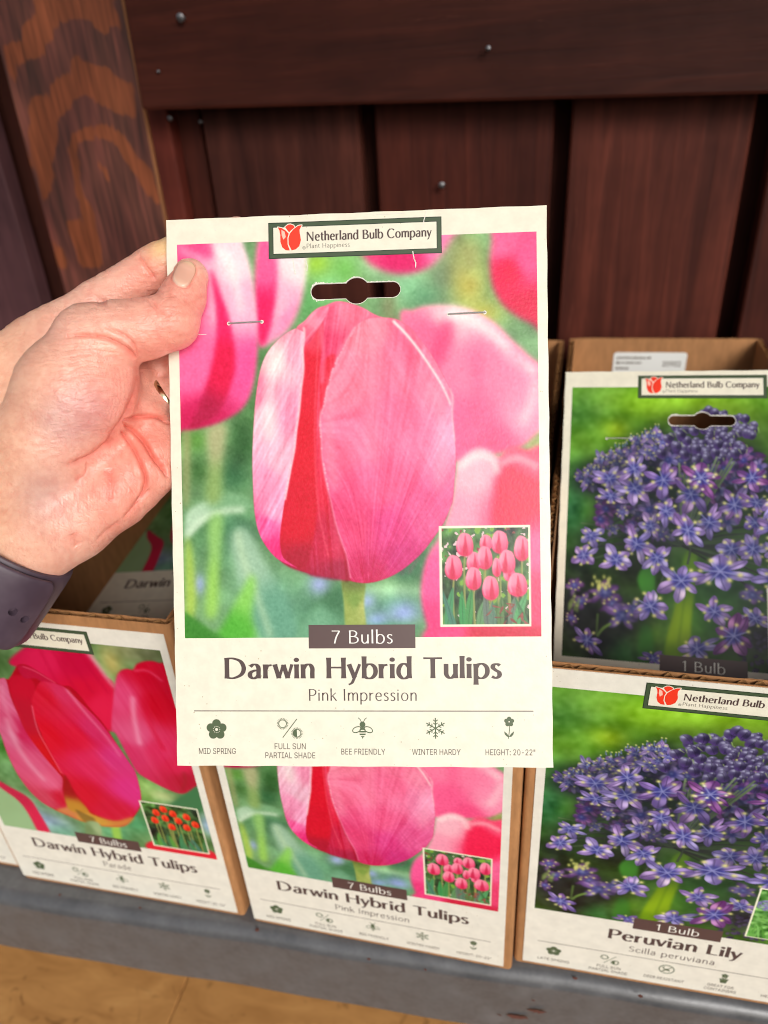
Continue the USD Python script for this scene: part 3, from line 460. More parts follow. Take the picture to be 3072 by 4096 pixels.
    c.put(m2[0], m2[1], grad((*A((470, 660))[0], (240, 206, 214)), (*A((430, 900))[0], (238, 186, 206)), (*A((420, 1150))[0], (240, 150, 190)), (*A((400, 800))[0], (240, 120, 160)), (*A((540, 640))[0], (240, 150, 180)), (*A((530, 900))[0], (238, 140, 178)), (*A((480, 1080))[0], (236, 178, 204)), (*B((430, 110))[0], (238, 86, 154)), (*B((470, 200))[0], (226, 40, 116)), (*B((460, 40))[0], (238, 150, 190)))); petal_lines(c, m2, 11, 9, math.radians(118)); petal_lines(c, m2, 15, 5, math.radians(96))
    c.line(A((500, 600), (455, 720), (440, 860), (450, 1000)), 4.0, (250, 236, 234), 1.8, 0.6)
    # curled tip
    m3 = c.mask(A((556, 530), (590, 500), (640, 452), (690, 442), (672, 490), (650, 530), (612, 590), (588, 600), (588, 552)), 0.16)
    c.put(m3[0], m3[1], grad((*A((620, 490))[0], (240, 132, 160)), (*A((600, 560))[0], (232, 90, 124)), (*A((660, 470))[0], (238, 110, 146)))); petal_lines(c, m3, 12, 9, math.radians(130))
    # right front petal
    edge = [(800, 526), (764, 584), (742, 640), (726, 656), (716, 700), (702, 712), (694, 760), (680, 790), (672, 850), (656, 884), (652, 930), (658, 982), (660, 1060), (672, 1140), (690, 1220)]
    rp = A(*edge) + B((699, 10), (714, 80), (738, 162), (764, 236), (780, 324), (800, 340), (850, 343), (900, 334), (960, 309), (1020, 269), (1080, 213), (1128, 151), (1168, 91), (1194, 29)) + A((1204, 1242), (1210, 1171), (1216, 1101), (1216, 1040), (1210, 962), (1203, 892), (1205, 850), (1206, 816), (1189, 776), (1160, 722), (1132, 672), (1100, 620), (1060, 572), (1030, 538), (990, 508), (950, 494), (900, 488), (844, 496))
    m4 = c.mask(rp, 0.16)
    c.put(m4[0], m4[1], grad((*A((860, 560))[0], (240, 132, 158)), (*A((760, 760))[0], (240, 124, 156)), (*A((980, 620))[0], (240, 110, 150)), (*A((960, 900))[0], (240, 104, 150)), (*A((760, 1000))[0], (238, 104, 146)), (*A((1150, 1000))[0], (242, 138, 182)), (*A((1080, 760))[0], (242, 120, 158)), (*A((900, 1180))[0], (236, 88, 140)), (*B((800, 120))[0], (224, 66, 120)), (*B((950, 120))[0], (222, 64, 136)), (*B((1100, 60))[0], (228, 90, 150)), (*B((850, 310))[0], (198, 32, 90)), (*B((1000, 240))[0], (206, 48, 124))))
    HB = B((850, 420))[0]; petal_lines(c, m4, 13, 6.5, 0, HB, -0.9); petal_lines(c, m4, 14, 3, math.radians(60))
    c.line(A((950, 500), (1010, 600), (1040, 760), (1050, 960), (1040, 1150)), 3.0, (236, 84, 134), 1.4, 0.45)
    c.line(A((955, 500), (1010, 556), (1060, 618), (1110, 690), (1160, 770), (1196, 850)), 1.1, (254, 244, 242), 0.35, 0.9, 0.5)
    c.line(A((1190, 780), (1205, 822), (1202, 890), (1212, 1000)), 0.7, (250, 200, 214), 0.35, 0.55)
    c.line(A(*edge) + B((699, 10), (714, 80), (738, 162), (764, 236), (780, 324)), 0.7, (250, 176, 196), 0.3, 0.5)
    c.line(A((760, 620), (712, 760), (690, 900), (694, 1060), (715, 1200)), 3.2, (248, 150, 178), 1.6, 0.6); c.line(A((880, 540), (880, 700), (872, 900), (876, 1100)), 5.0, (246, 142, 172), 2.2, 0.45); c.line(A((1120, 760), (1160, 900), (1165, 1060), (1140, 1200)), 4.0, (250, 168, 196), 2.0, 0.5)
    for k in range(7): c.line(B((840 + 30 * k, 330 - 4 * k), (850 + 38 * k, 200), (860 + 40 * k, 60)), 1.0, (188, 34, 104), 0.6, 0.28)
    c.line(A((586, 528), (588, 560), (581, 620), (585, 700), (574, 790), (566, 880), (554, 960), (548, 1030), (532, 1110), (508, 1244)), 0.9, (252, 214, 224), 0.3, 0.8)
    for k in range(60):
        y = RNG.uniform(560, 1230); x = np.interp(y, [560, 700, 880, 1030, 1244], [588, 584, 566, 548, 508]); c.spot(*A((x - 3, y))[0], 0.35, 0.5, (240, 170, 196), 0.8)
        y = RNG.uniform(540, 1220); x = np.interp(y, [526, 656, 712, 790, 930, 1060, 1220], [800, 726, 702, 680, 652, 660, 690]); c.spot(*A((x + 2, y))[0], 0.4, 0.4, (244, 150, 178), 0.9)
    c.C += c.noise(0.35, 21)[..., None] * 3.0
    I = reader(HELD, 1700, 2050, 3.0164)
    S = []
    for (x, y, w, h, rot) in ((730, 360, 150, 180, 0.1), (580, 590, 170, 230, 0.0), (860, 660, 110, 220, 0.0), (1010, 740, 150, 160, -0.4), (475, 385, 210, 270, 0.03), (895, 355, 205, 265, 0.05), (1160, 430, 185, 290, 0.02), (715, 545, 190, 270, -0.04), (985, 590, 205, 270, 0.06), (340, 660, 215, 285, 0.0), (580, 795, 195, 265, 0.05), (785, 910, 205, 280, 0.0), (1110, 870, 240, 275, -0.03)):
        q = I((x, y))[0]; S.append((q[0], q[1], w / 30.6, h / 30.2, rot))
    inset_tulips(c, (228, 62, 112), (246, 138, 168), (196, 22, 72), (62, 92, 54), S)
    return c

def parade_print(step):
    c = Canvas(PX0, PX1, PY0, PY1, step, (100, 132, 84)); Q = reader(PARADE, 0, 2400, 1.659); c.veins = 0.3
    def sp(x, y, rx, ry, col, al=0.9): q = Q((x, y))[0]; c.spot(q[0], q[1], rx, ry, col, al)
    for q in ((850, 330, 14, 10, (128, 122, 84)), (740, 420, 6, 10, (176, 156, 92)), (1000, 360, 12, 6, (108, 110, 84)), (150, 1420, 18, 16, (150, 168, 190)), (330, 1480, 16, 10, (150, 162, 204)), (420, 1540, 12, 8, (120, 170, 150)), (1000, 1300, 12, 8, (108, 150, 60)), (900, 1480, 12, 10, (70, 140, 96)), (760, 1540, 12, 10, (96, 160, 120)), (1200, 1380, 14, 12, (64, 104, 74)), (1390, 1500, 6, 9, (156, 172, 214)), (20, 1000, 12, 14, (76, 128, 60)), (60, 1130, 10, 10, (104, 146, 96)), (950, 1220, 8, 6, (140, 176, 96)), (1080, 1300, 9, 5, (186, 196, 140))): sp(*q)
    c.C += c.noise(3.5, 31)[..., None] * np.array([9, 10, 9]) + c.noise(1.2, 32)[..., None] * 5
    c.poly(Q((1130, 1370), (1220, 1290), (1330, 1230), (1345, 1400), (1250, 1390)), (62, 108, 72), 0.8)
    c.poly(Q((740, 1510), (790, 1500), (810, 1620), (770, 1620)), (150, 190, 84), 0.9)
    # tulip behind, top
    c.poly(Q((60, 420), (140, 330), (300, 250), (560, 250), (610, 380), (700, 500), (765, 590), (745, 870), (600, 760), (420, 600), (200, 470)), grad((*Q((300, 380))[0], (206, 24, 78)), (*Q((560, 600))[0], (200, 10, 52)), (*Q((480, 420))[0], (188, 6, 58)), (*Q((680, 700))[0], (212, 24, 70))), 0.7)
    c.line(Q((570, 330), (640, 420), (710, 520), (764, 586)), 3.4, (222, 150, 166), 1.0, 0.8, 0.5)
    for k in range(4): c.line(Q((260 + 80 * k, 320), (330 + 90 * k, 460), (420 + 100 * k, 620)), 1.6, (176, 0, 48), 0.8, 0.4)
    # right tulip
    m = c.mask(Q((768, 530), (795, 474), (840, 456), (882, 462), (910, 424), (980, 404), (1050, 416), (1120, 470), (1300, 900), (1400, 1200), (1310, 1230), (1222, 1284), (1130, 1264), (1000, 1200), (910, 1140), (850, 1040), (770, 890), (740, 860), (748, 700)), 0.5)
    c.put(m[0], m[1], grad((*Q((800, 640))[0], (214, 66, 118)), (*Q((900, 900))[0], (212, 80, 128)), (*Q((980, 480))[0], (190, 6, 44)), (*Q((1060, 700))[0], (192, 4, 38)), (*Q((1060, 1000))[0], (206, 40, 90)), (*Q((1180, 1100))[0], (202, 30, 76)), (*Q((1250, 1200))[0], (170, 20, 50)), (*Q((860, 1020))[0], (200, 44, 96)))); petal_lines(c, m, 41, 9, math.radians(74))
    c.line(Q((880, 640), (890, 780), (930, 960)), 2.4, (238, 160, 190), 1.0, 0.7); c.line(Q((960, 640), (990, 800), (1090, 1000)), 3.0, (196, 10, 50), 1.2, 0.6); c.line(Q((890, 470), (980, 470), (1080, 540)), 1.4, (224, 70, 108), 0.6, 0.7)
    c.line(Q((1200, 1270), (1230, 1210), (1220, 1140)), 1.4, (150, 30, 40), 0.7, 0.7)
    # main tulip
    out = Q((-140, 560), (-60, 520), (0, 520), (40, 524), (66, 520), (90, 474), (122, 430), (182, 432), (280, 490), (370, 548), (420, 568), (462, 572), (520, 622), (600, 722), (690, 824), (780, 962), (860, 1080), (892, 1130), (916, 1200), (936, 1300), (930, 1372), (880, 1450), (820, 1500), (700, 1502), (560, 1472), (430, 1420), (330, 1372), (220, 1290), (120, 1160), (50, 1020), (0, 880), (-80, 740))
    c.poly(out, grad((*Q((200, 560))[0], (168, 4, 30)), (*Q((300, 1000))[0], (176, 4, 28))), 0.25)
    c.poly(Q((60, 530), (130, 500), (220, 540), (236, 640), (226, 760), (280, 900), (340, 1020), (410, 1150), (300, 1060), (170, 880), (100, 710)), grad((*Q((140, 560))[0], (186, 10, 44)), (*Q((180, 760))[0], (176, 14, 44)), (*Q((330, 1040))[0], (196, 10, 30))), 0.5)
    c.poly(Q((120, 436), (190, 440), (290, 498), (370, 556), (300, 560), (240, 520), (170, 520), (130, 480)), (178, 14, 56), 0.4); c.line(Q((150, 440), (230, 470), (300, 510), (370, 552)), 0.7, (236, 110, 140), 0.3, 0.6)
    m = c.mask(Q((-140, 560), (0, 522), (40, 530), (70, 640), (120, 760), (170, 870), (270, 1010), (380, 1140), (416, 1190), (416, 1260), (440, 1330), (462, 1394), (330, 1372), (220, 1290), (120, 1160), (50, 1020), (0, 880), (-80, 740)), 0.25)
    c.put(m[0], m[1], grad((*Q((20, 640))[0], (206, 90, 132)), (*Q((80, 900))[0], (202, 96, 136)), (*Q((200, 1080))[0], (208, 80, 124)), (*Q((150, 900))[0], (190, 30, 82)), (*Q((320, 1200))[0], (214, 84, 126)), (*Q((300, 1330))[0], (196, 60, 90)), (*Q((420, 1320))[0], (190, 14, 50)))); petal_lines(c, m, 42, 12, math.radians(62))
    c.line(Q((40, 780), (100, 940), (190, 1080), (300, 1200)), 3.0, (226, 160, 184), 1.2, 0.6); c.line(Q((10, 560), (40, 720), (120, 880)), 2.2, (220, 130, 164), 1.0, 0.6)
    m = c.mask(Q((268, 546), (340, 548), (420, 574), (470, 620), (600, 742), (690, 840), (782, 966), (866, 1090), (902, 1150), (934, 1296), (922, 1376), (872, 1440), (762, 1462), (650, 1430), (562, 1360), (484, 1250), (410, 1150), (332, 1010), (272, 880), (222, 752), (210, 680), (230, 610)), 0.22)
    c.put(m[0], m[1], grad((*Q((300, 640))[0], (198, 16, 48)), (*Q((320, 900))[0], (204, 10, 40)), (*Q((420, 620))[0], (200, 40, 88)), (*Q((500, 900))[0], (204, 14, 52)), (*Q((620, 860))[0], (198, 36, 92)), (*Q((600, 1100))[0], (210, 36, 88)), (*Q((780, 1060))[0], (204, 48, 118)), (*Q((860, 1260))[0], (210, 44, 124)), (*Q((560, 1280))[0], (198, 10, 44)), (*Q((760, 1400))[0], (196, 16, 56)))); petal_lines(c, m, 43, 8, math.radians(58))
    c.line(Q((440, 590), (560, 740), (700, 900), (800, 1040)), 1.6, (236, 150, 180), 0.8, 0.7, 0.5); c.line(Q((212, 700), (250, 860), (330, 1010), (410, 1150)), 0.5, (240, 150, 170), 0.25, 0.7)
    c.poly(Q((372, 1392), (440, 1372), (500, 1326), (560, 1380), (620, 1424), (760, 1464), (872, 1440), (884, 1456), (822, 1500), (700, 1502), (560, 1472), (432, 1420)), grad((*Q((440, 1400))[0], (204, 140, 84)), (*Q((600, 1460))[0], (206, 172, 70)), (*Q((840, 1470))[0], (204, 140, 70))), 0.8, 0.85)
    c.poly(Q((424, 1160), (458, 1200), (500, 1290), (590, 1400), (540, 1410), (462, 1392), (424, 1290)), grad((*Q((450, 1240))[0], (150, 12, 24)), (*Q((500, 1390))[0], (186, 128, 50))), 0.5)
    c.poly(Q((500, 1390), (570, 1420), (630, 1450), (620, 1484), (560, 1470)), (86, 66, 34), 0.6, 0.55)
    c.poly(Q((568, 1476), (662, 1486), (668, 1600), (590, 1600)), grad((*Q((590, 1520))[0], (110, 130, 90)), (*Q((650, 1520))[0], (156, 172, 130))), 0.5)
    c.poly(Q((-160, 1180), (0, 1216), (60, 1260), (140, 1320), (210, 1420), (270, 1540), (0, 1600), (-160, 1560)), grad((*Q((20, 1330))[0], (146, 172, 130)), (*Q((180, 1480))[0], (150, 178, 136))), 0.6)
    c.poly(Q((-60, 1170), (60, 1236), (190, 1312), (260, 1410), (340, 1560), (270, 1560), (190, 1420), (120, 1330), (0, 1240)), grad((*Q((60, 1270))[0], (186, 30, 70)), (*Q((280, 1480))[0], (206, 30, 76))), 0.5)
    c.poly(Q((970, 1640), (1010, 1600), (1130, 1640), (1390, 1660), (1470, 1760), (1300, 1740), (1100, 1690)), (214, 28, 54), 0.6)
    S = []
    for i, (x, y) in enumerate(((1035, 1410), (1082, 1388), (1145, 1418), (1027, 1460), (1095, 1447), (1235, 1440), (1182, 1465), (1294, 1490), (1140, 1505), (1238, 1510))):
        q = Q((x, y))[0]; S.append((q[0], q[1], 4.6, 5.6, 0.05 * (i % 3 - 1)))
    inset_tulips(c, (224, 40, 26), (236, 74, 46), (190, 24, 22), (58, 84, 48), S, flecks=False, seed=8)
    return c

def lily_print(step):
    c = Canvas(PX0, PX1, PY0, PY1, step, (78, 128, 34)); Q0 = reader(LILY, 2100, 2500, 1.7068); Q1 = reader(LILY, 2110, 3100, 1.7245); r = np.random.default_rng(77)
    def sp(Q, x, y, rx, ry, col, al=0.9, rot=0.0): q = Q((x, y))[0]; c.spot(q[0], q[1], rx, ry, col, al, 1.0, rot)
    for q in ((430, 590, 13, 11, (160, 196, 110)), (250, 500, 16, 8, (108, 156, 60)), (560, 690, 16, 9, (52, 102, 34)), (250, 650, 12, 14, (76, 130, 58)), (560, 770, 9, 7, (146, 172, 30)), (900, 620, 22, 12, (128, 172, 34)), (1300, 640, 26, 10, (150, 200, 44)), (1600, 800, 18, 14, (136, 176, 40)), (280, 860, 14, 13, (104, 150, 44)), (200, 1000, 10, 12, (76, 124, 60)), (160, 1200, 9, 16, (38, 92, 58)), (600, 1150, 20, 14, (70, 110, 46)), (1200, 1150, 26, 18, (60, 84, 44))): sp(Q0, *q)
    for q in ((150, 250, 9, 14, (40, 96, 62)), (480, 270, 16, 8, (112, 170, 58)), (820, 250, 10, 6, (144, 184, 40)), (300, 420, 18, 10, (40, 66, 34)), (620, 580, 24, 15, (18, 18, 10)), (160, 520, 10, 8, (30, 48, 28)), (380, 860, 24, 16, (18, 12, 12)), (380, 860, 20, 14, (18, 12, 12)), (150, 720, 14, 18, (22, 16, 24)), (150, 720, 11, 16, (22, 16, 24)), (1150, 700, 22, 16, (44, 96, 34)), (1400, 780, 18, 14, (44, 84, 40)), (1000, 470, 20, 6, (110, 140, 84)), (700, 880, 8, 12, (96, 140, 34)), (480, 960, 9, 10, (36, 84, 38)), (1200, 900, 9, 12, (60, 130, 40)), (1500, 440, 22, 8, (100, 150, 60)), (1500, 1000, 16, 14, (30, 18, 40))): sp(Q1, *q)
    c.C += c.noise(3.0, 51)[..., None] * np.array([9, 12, 7]) + c.noise(1.0, 52)[..., None] * 5
    gr = lambda *p: Q1(*p)
    c.poly(gr((630, 640), (660, 590), (740, 570), (770, 620), (740, 720), (660, 700)), (66, 134, 44), 0.7)
    c.poly(gr((1010, 560), (1080, 520), (1120, 560), (1060, 720), (1000, 860), (930, 1040), (760, 1060), (790, 940), (880, 800), (960, 660)), grad((*gr((1040, 600))[0], (120, 172, 36)), (*gr((880, 900))[0], (150, 182, 24)), (*gr((830, 1000))[0], (116, 152, 16))), 0.7)
    c.line(gr((1040, 620), (960, 780), (880, 960)), 1.2, (96, 136, 20), 0.5, 0.5)
    c.poly(gr((600, 900), (640, 840), (700, 880), (690, 1060), (580, 1040)), (58, 124, 40), 1.0, 0.8)
    # flower stalks radiating from the centre of the umbel
    hub = gr((1010, 500))[0]
    for k in range(46):
        a = math.radians(-196 + k * 5.2 + r.uniform(-3, 3)); L = r.uniform(22, 52); e = (hub[0] + L * math.cos(a) * 1.25, hub[1] + L * math.sin(a) * 1.02); md = ((hub[0] * 0.45 + e[0] * 0.55), (hub[1] * 0.45 + e[1] * 0.55) - 2.0)
        col = np.array([112, 132, 92]) if r.random() < 0.45 else np.array([46, 36, 48]); c.line([hub, md, e], 1.1, col + r.uniform(-16, 16), 0.2, 0.9, 0.6)
    for a, b, m in (((350, 350), (720, 305), (520, 310)), ((345, 430), (530, 395), (430, 400)), ((540, 200), (730, 290), (640, 240)), ((790, 690), (930, 480), (850, 610)), ((1030, 600), (1080, 500), (1060, 550))):
        c.line(gr(a, m, b), 1.1, (62, 66, 58), 0.15); c.line(gr(a, m, b), 0.4, (110, 120, 96), 0.12, 0.7)
    for q in ((700, 130, 26, 14), (1100, 330, 34, 20), (1500, 420, 28, 18), (700, 450, 24, 12), (1300, 560, 22, 10), (400, 60, 20, 10)):
        x, y = gr(q[:2])[0]; c.spot(x, y, q[2], q[3], (44, 48, 44), 0.35)
    x, y = Q0((1440, 900))[0]; c.spot(x, y, 33, 15, (30, 24, 46), 0.7)
    def floret(x, y, R, rot, hue, blur=0.1, tilt=1.0, stam=True):
        c.spot(x + 0.08 * R, y + 0.16 * R, R * 0.95, R * 0.85, (22, 24, 34), 0.5); tl = r.uniform(0, 6.28); sq = tilt * r.uniform(0.62, 1.0); ct, st = math.cos(tl), math.sin(tl)
        def W(u, v): p, q = u * ct + v * st, (-u * st + v * ct) * sq; return x + p * ct - q * st, y + p * st + q * ct
        base = np.array([142, 116, 194]) if hue == 0 else np.array([122, 88, 172]) if hue == 1 else np.array([106, 52, 132])
        for k in r.permutation(6):
            a = rot + k * math.pi / 3 + r.uniform(-0.16, 0.16); L = R * r.uniform(0.72, 1.16); w = R * r.uniform(0.16, 0.29); ca, sa = math.cos(a), math.sin(a); bend = r.uniform(-0.34, 0.34) * R; hd = r.uniform(-0.35, 0.35)
            P = lambda u, v: W(L * u * ca - (v * w + bend * u * u) * sa, L * u * sa + (v * w + bend * u * u) * ca)
            col = base + r.uniform(-20, 20) + np.array([r.uniform(-8, 14), 0, 0]); lt = np.clip(col + np.array([70, 72, 56]) * r.uniform(0.5, 1.3), 0, 255)
            c.poly([P(0.05, -0.4), P(0.35, -0.8), P(0.68, -1.0), P(0.92, -0.5), P(1.0, 0.0), P(0.92, 0.5), P(0.68, 1.0), P(0.35, 0.8), P(0.05, 0.4)], grad((*P(0.1, 0), (62, 62, 150)), (*P(0.6, -0.5 if hd > 0 else 0.5), lt), (*P(0.65, 0.6 if hd > 0 else -0.6), col * 0.8), (*P(1.0, 0), col * 0.82)), blur)
            c.line([P(0.08, 0), P(0.5, 0.05), P(0.95, 0)], w * 0.22, col * 0.62, blur * 0.9, 0.7)
            c.line([P(0.25, -0.86), P(0.68, -1.02), P(0.97, -0.25)], w * 0.18, col * 0.55, blur * 0.8, 0.5)
        c.spot(x, y, R * 0.24, R * 0.22, (46, 44, 118), 0.95); c.spot(x - R * 0.04, y - R * 0.05, R * 0.1, R * 0.1, (120, 124, 190), 0.7)
        if stam:
            for k in range(6):
                a = rot + 0.5 + k * math.pi / 3 + r.uniform(-0.3, 0.3); L = R * r.uniform(0.4, 0.66); e = (x + L * math.cos(a), y + L * math.sin(a) * tilt)
                c.line([(x, y), e], R * 0.055, (142, 138, 196), blur, 0.8); c.spot(*e, R * 0.085, R * 0.075, (226, 216, 140), 0.95)
    # dim flowers at the bottom left and bottom right
    for q in ((150, 610, 80, 2), (190, 690, 90, 2), (120, 760, 70, 2), (380, 670, 125, 2), (430, 730, 110, 2), (500, 790, 130, 1), (590, 770, 100, 1), (1490, 800, 100, 1)):
        x, y = gr(q[:2])[0]; floret(x, y, q[2] / 12.5, r.uniform(0, 1), q[3], 0.55, 0.8)
    for k in range(70):
        x, y = gr((r.uniform(1300, 1640), r.uniform(960, 1140)))[0]; c.spot(x, y, 1.3, 0.9, np.array([52, 36, 74]) + r.uniform(-18, 30), 0.95, 0.6, r.uniform(0, 3)); c.line([(x - 0.8, y - 0.3), (x + 0.6, y + 0.2)], 0.25, (96, 78, 120), 0.12, 0.7)
    for k in range(16): q = gr((r.uniform(270, 420), r.uniform(575, 650)))[0]; c.spot(q[0], q[1], 0.9, 1.3, (206, 202, 120), 0.85)
    for k in range(7): q = gr((110 + 12 * k, r.uniform(640, 700)))[0]; c.line([q, (q[0] + r.uniform(-1, 1), q[1] + 5)], 1.2, (124, 140, 80), 0.5, 0.8)
    c.line(gr((300, 860), (350, 830), (410, 815)), 1.4, (120, 150, 70), 0.4); c.line(gr((300, 850), (315, 760)), 0.9, (96, 120, 60), 0.4)
    # the far side of the umbel: crowded, smaller flowers along its top edge
    for k in range(105):
        a, q = r.uniform(0, 6.28), math.sqrt(r.uniform(0.02, 1)); X, Y = gr((1040 + 800 * q * math.cos(a), 170 + 270 * q * math.sin(a)))[0]; floret(X, Y, r.uniform(4.5, 8), r.uniform(0, 1), int(r.integers(0, 3)), 0.3, 0.85, r.random() < 0.3)
    top = []
    for x, y, R in ((250, 1050, 80), (300, 1075, 90), (330, 1010, 80), (390, 1010, 85), (430, 965, 85), (470, 1030, 90), (520, 960, 85), (560, 1000, 90), (600, 930, 85), (640, 990, 95), (690, 1040, 100), (700, 930, 85), (760, 880, 85), (790, 950, 90), (830, 880, 80), (880, 850, 80), (860, 960, 85), (910, 930, 80), (950, 850, 70), (980, 900, 60), (420, 1080, 90), (540, 1080, 90)): top.append((*Q0((x, y))[0], R / 11.8))
    for x, y, R in top: floret(x, y, R, r.uniform(0, 1), 0 if r.random() < 0.6 else 1, 0.14, 0.75)
    for k in range(34):
        x, y = Q0((260 + r.uniform(0, 26) * 28, 0))[0]; y = Q0((300 + 20 * k, float(np.interp(300 + 20 * k, [260, 480, 640, 860, 1000], [1030, 900, 840, 770, 770])) + r.uniform(-10, 60)))[0][1]; x = Q0((300 + 20 * k + r.uniform(-16, 16), 900))[0][0]; c.line([(x, y + 2.6), (x + r.uniform(-0.6, 0.3), y)], 0.7, (112, 116, 178), 0.15, 0.9, 0.4); c.spot(x, y, 0.42, 0.42, (222, 218, 140), 0.95)
    # buds, a dark crown
    for k in range(120):
        a, q = r.uniform(0, 6.28), math.sqrt(r.uniform(0, 1)); x, y = 1440 + 400 * q * math.cos(a), 900 + 165 * q * math.sin(a) - 0.0004 * (400 * q * math.cos(a)) ** 2 * 0.4
        top.append((x, y))
    buds = sorted([(x, y) for x, y, *z in top[22:]], key=lambda t: t[1]) + [(1100, 775), (1215, 768), (1028, 878), (950, 968), (1098, 935), (1200, 908), (1150, 865), (1268, 968), (1430, 1012), (1250, 1045), (1400, 740), (1450, 718), (1500, 742), (1600, 1035), (1570, 1112), (1360, 1240), (1470, 960)]
    for i, (x, y) in enumerate(buds):
        bx_, by_ = Q0((x, y))[0]; s = 2.7 if i > len(buds) - 18 else r.uniform(1.6, 2.8); t = r.uniform(-0.4, 0.4) + (x - 1440) / 900
        K = lambda u, v: (bx_ + s * (u * math.cos(t) - v * math.sin(t)), by_ + s * (u * math.sin(t) + v * math.cos(t)))
        col = np.array([50, 38, 80]) + r.uniform(-14, 18)
        c.poly([K(-0.1, -1.0), K(0.6, -0.75), K(0.95, 0.0), K(0.7, 0.9), K(0.0, 1.25), K(-0.7, 0.9), K(-0.95, 0.0), K(-0.6, -0.75)], grad((*K(-0.3, -0.6), col + 44), (*K(0.5, 0.5), col * 0.62), (*K(0.0, 1.1), (82, 54, 122))), 0.12)
        c.spot(*K(-0.2, -0.55), s * 0.38, s * 0.26, (176, 172, 206), 0.85); c.line([K(0.1, -0.8), K(0.15, 0.2), K(0.0, 1.1)], 0.22, col * 0.5, 0.1, 0.8)
        if r.random() < 0.3: c.line([K(0.9, -0.8), K(1.3, 0.4)], 0.55, (150, 168, 112), 0.15, 0.9, 0.4)
    for k in range(22): x, y = Q0((1060 + r.uniform(0, 560), 1040 + r.uniform(0, 110)))[0]; c.line([(x, y), ((x + hub[0]) / 2, (y + hub[1]) / 2 - 1), (hub[0] * 0.8 + x * 0.2, hub[1] * 0.8 + y * 0.2)], 1.0, np.array([118, 136, 98]) + r.uniform(-30, 20), 0.18, 0.9, 0.6)
    # the open florets in front, each where the photograph of the card has it
    for x, y, R, hue in ((470, 60, 125, 0), (470, 165, 110, 0), (680, 140, 125, 0), (690, 20, 120, 0), (930, 115, 140, 1), (1150, 225, 125, 1), (1500, 325, 150, 1), (780, 370, 105, 0), (920, 300, 130, 0), (1260, 400, 130, 0), (1075, 425, 140, 0), (290, 370, 100, 0), (1400, 560, 130, 0), (1570, 575, 120, 0), (1640, 440, 100, 1), (1690, 330, 110, 1), (1780, 480, 130, 0), (1760, 620, 120, 0), (1700, 180, 120, 2), (1860, 350, 120, 0), (650, 455, 125, 0), (800, 540, 115, 0), (225, 468, 115, 0), (480, 520, 115, 0), (1275, 660, 195, 0), (965, 675, 150, 0), (710, 770, 150, 0), (230, 870, 125, 1), (1180, 845, 120, 0), (1010, 990, 140, 0), (1470, 905, 120, 0), (690, 995, 80, 1), (1290, 965, 145, 2), (1690, 740, 130, 0), (1800, 860, 130, 1), (1860, 640, 120, 0), (1720, 1000, 130, 0)):
        px, py = gr((x, y))[0]; floret(px, py, R / 11.5, r.uniform(0, 1), hue, 0.1, 0.72 if R > 180 else 0.92)
    x, y = gr((1260, 135))[0]; floret(x, y, 13.0, 0.4, 2, 0.1, 0.9)
    for x, y in ((1220, 75), (1310, 90), (1205, 122), (1370, 140), (1238, 157), (1312, 158), (1160, 145), (1255, 205)): q = gr((x, y))[0]; c.spot(*q, 0.8, 0.65, (240, 236, 206), 1.0)
    # small garden picture in the corner
    x0, y0, x1, y1 = 108.1, 125.2, 144.1, 165.4
    c.poly([(x0, y0), (x1, y0), (x1, y1), (x0, y1)], (240, 234, 212), 0.05, curve=False)
    d = Canvas(x0 + 1, x1 - 1, y0 + 1, y1 - 1, step, (86, 138, 66)); d.C += d.noise(1.0, 61)[..., None] * np.array([26, 26, 20]) + d.noise(0.5, 62)[..., None] * 14
    for k in range(40):
        xa, a = r.uniform(x0, x1), r.uniform(-2.6, -0.5); d.line([(xa, y1), (xa + 5 * math.cos(a), y1 - 8 + 5 * math.sin(a) * 0.3), (xa + 9 * math.cos(a), y1 + 12 * math.sin(a))], 1.1, np.array([96, 156, 70]) + r.uniform(-30, 40), 0.15, 0.9, 0.3)
    for bx_, by_, R in ((114, 138, 5.6), (127, 143, 7.5), (138, 136, 5.5)):
        for k in range(150):
            a, q = r.uniform(0, 6.28), R * math.sqrt(r.uniform(0, 1)); d.spot(bx_ + q * math.cos(a), by_ + 0.7 * q * math.sin(a), 0.5, 0.4, np.array([134, 120, 186]) + r.uniform(-40, 30), 0.9)
    cx, cy = int(round((x0 + 1 - c.x0) / c.sx)), int(round((y0 + 1 - c.y0) / c.sy)); c.C[cy:cy + d.ny, cx:cx + d.nx] = d.C
    return c

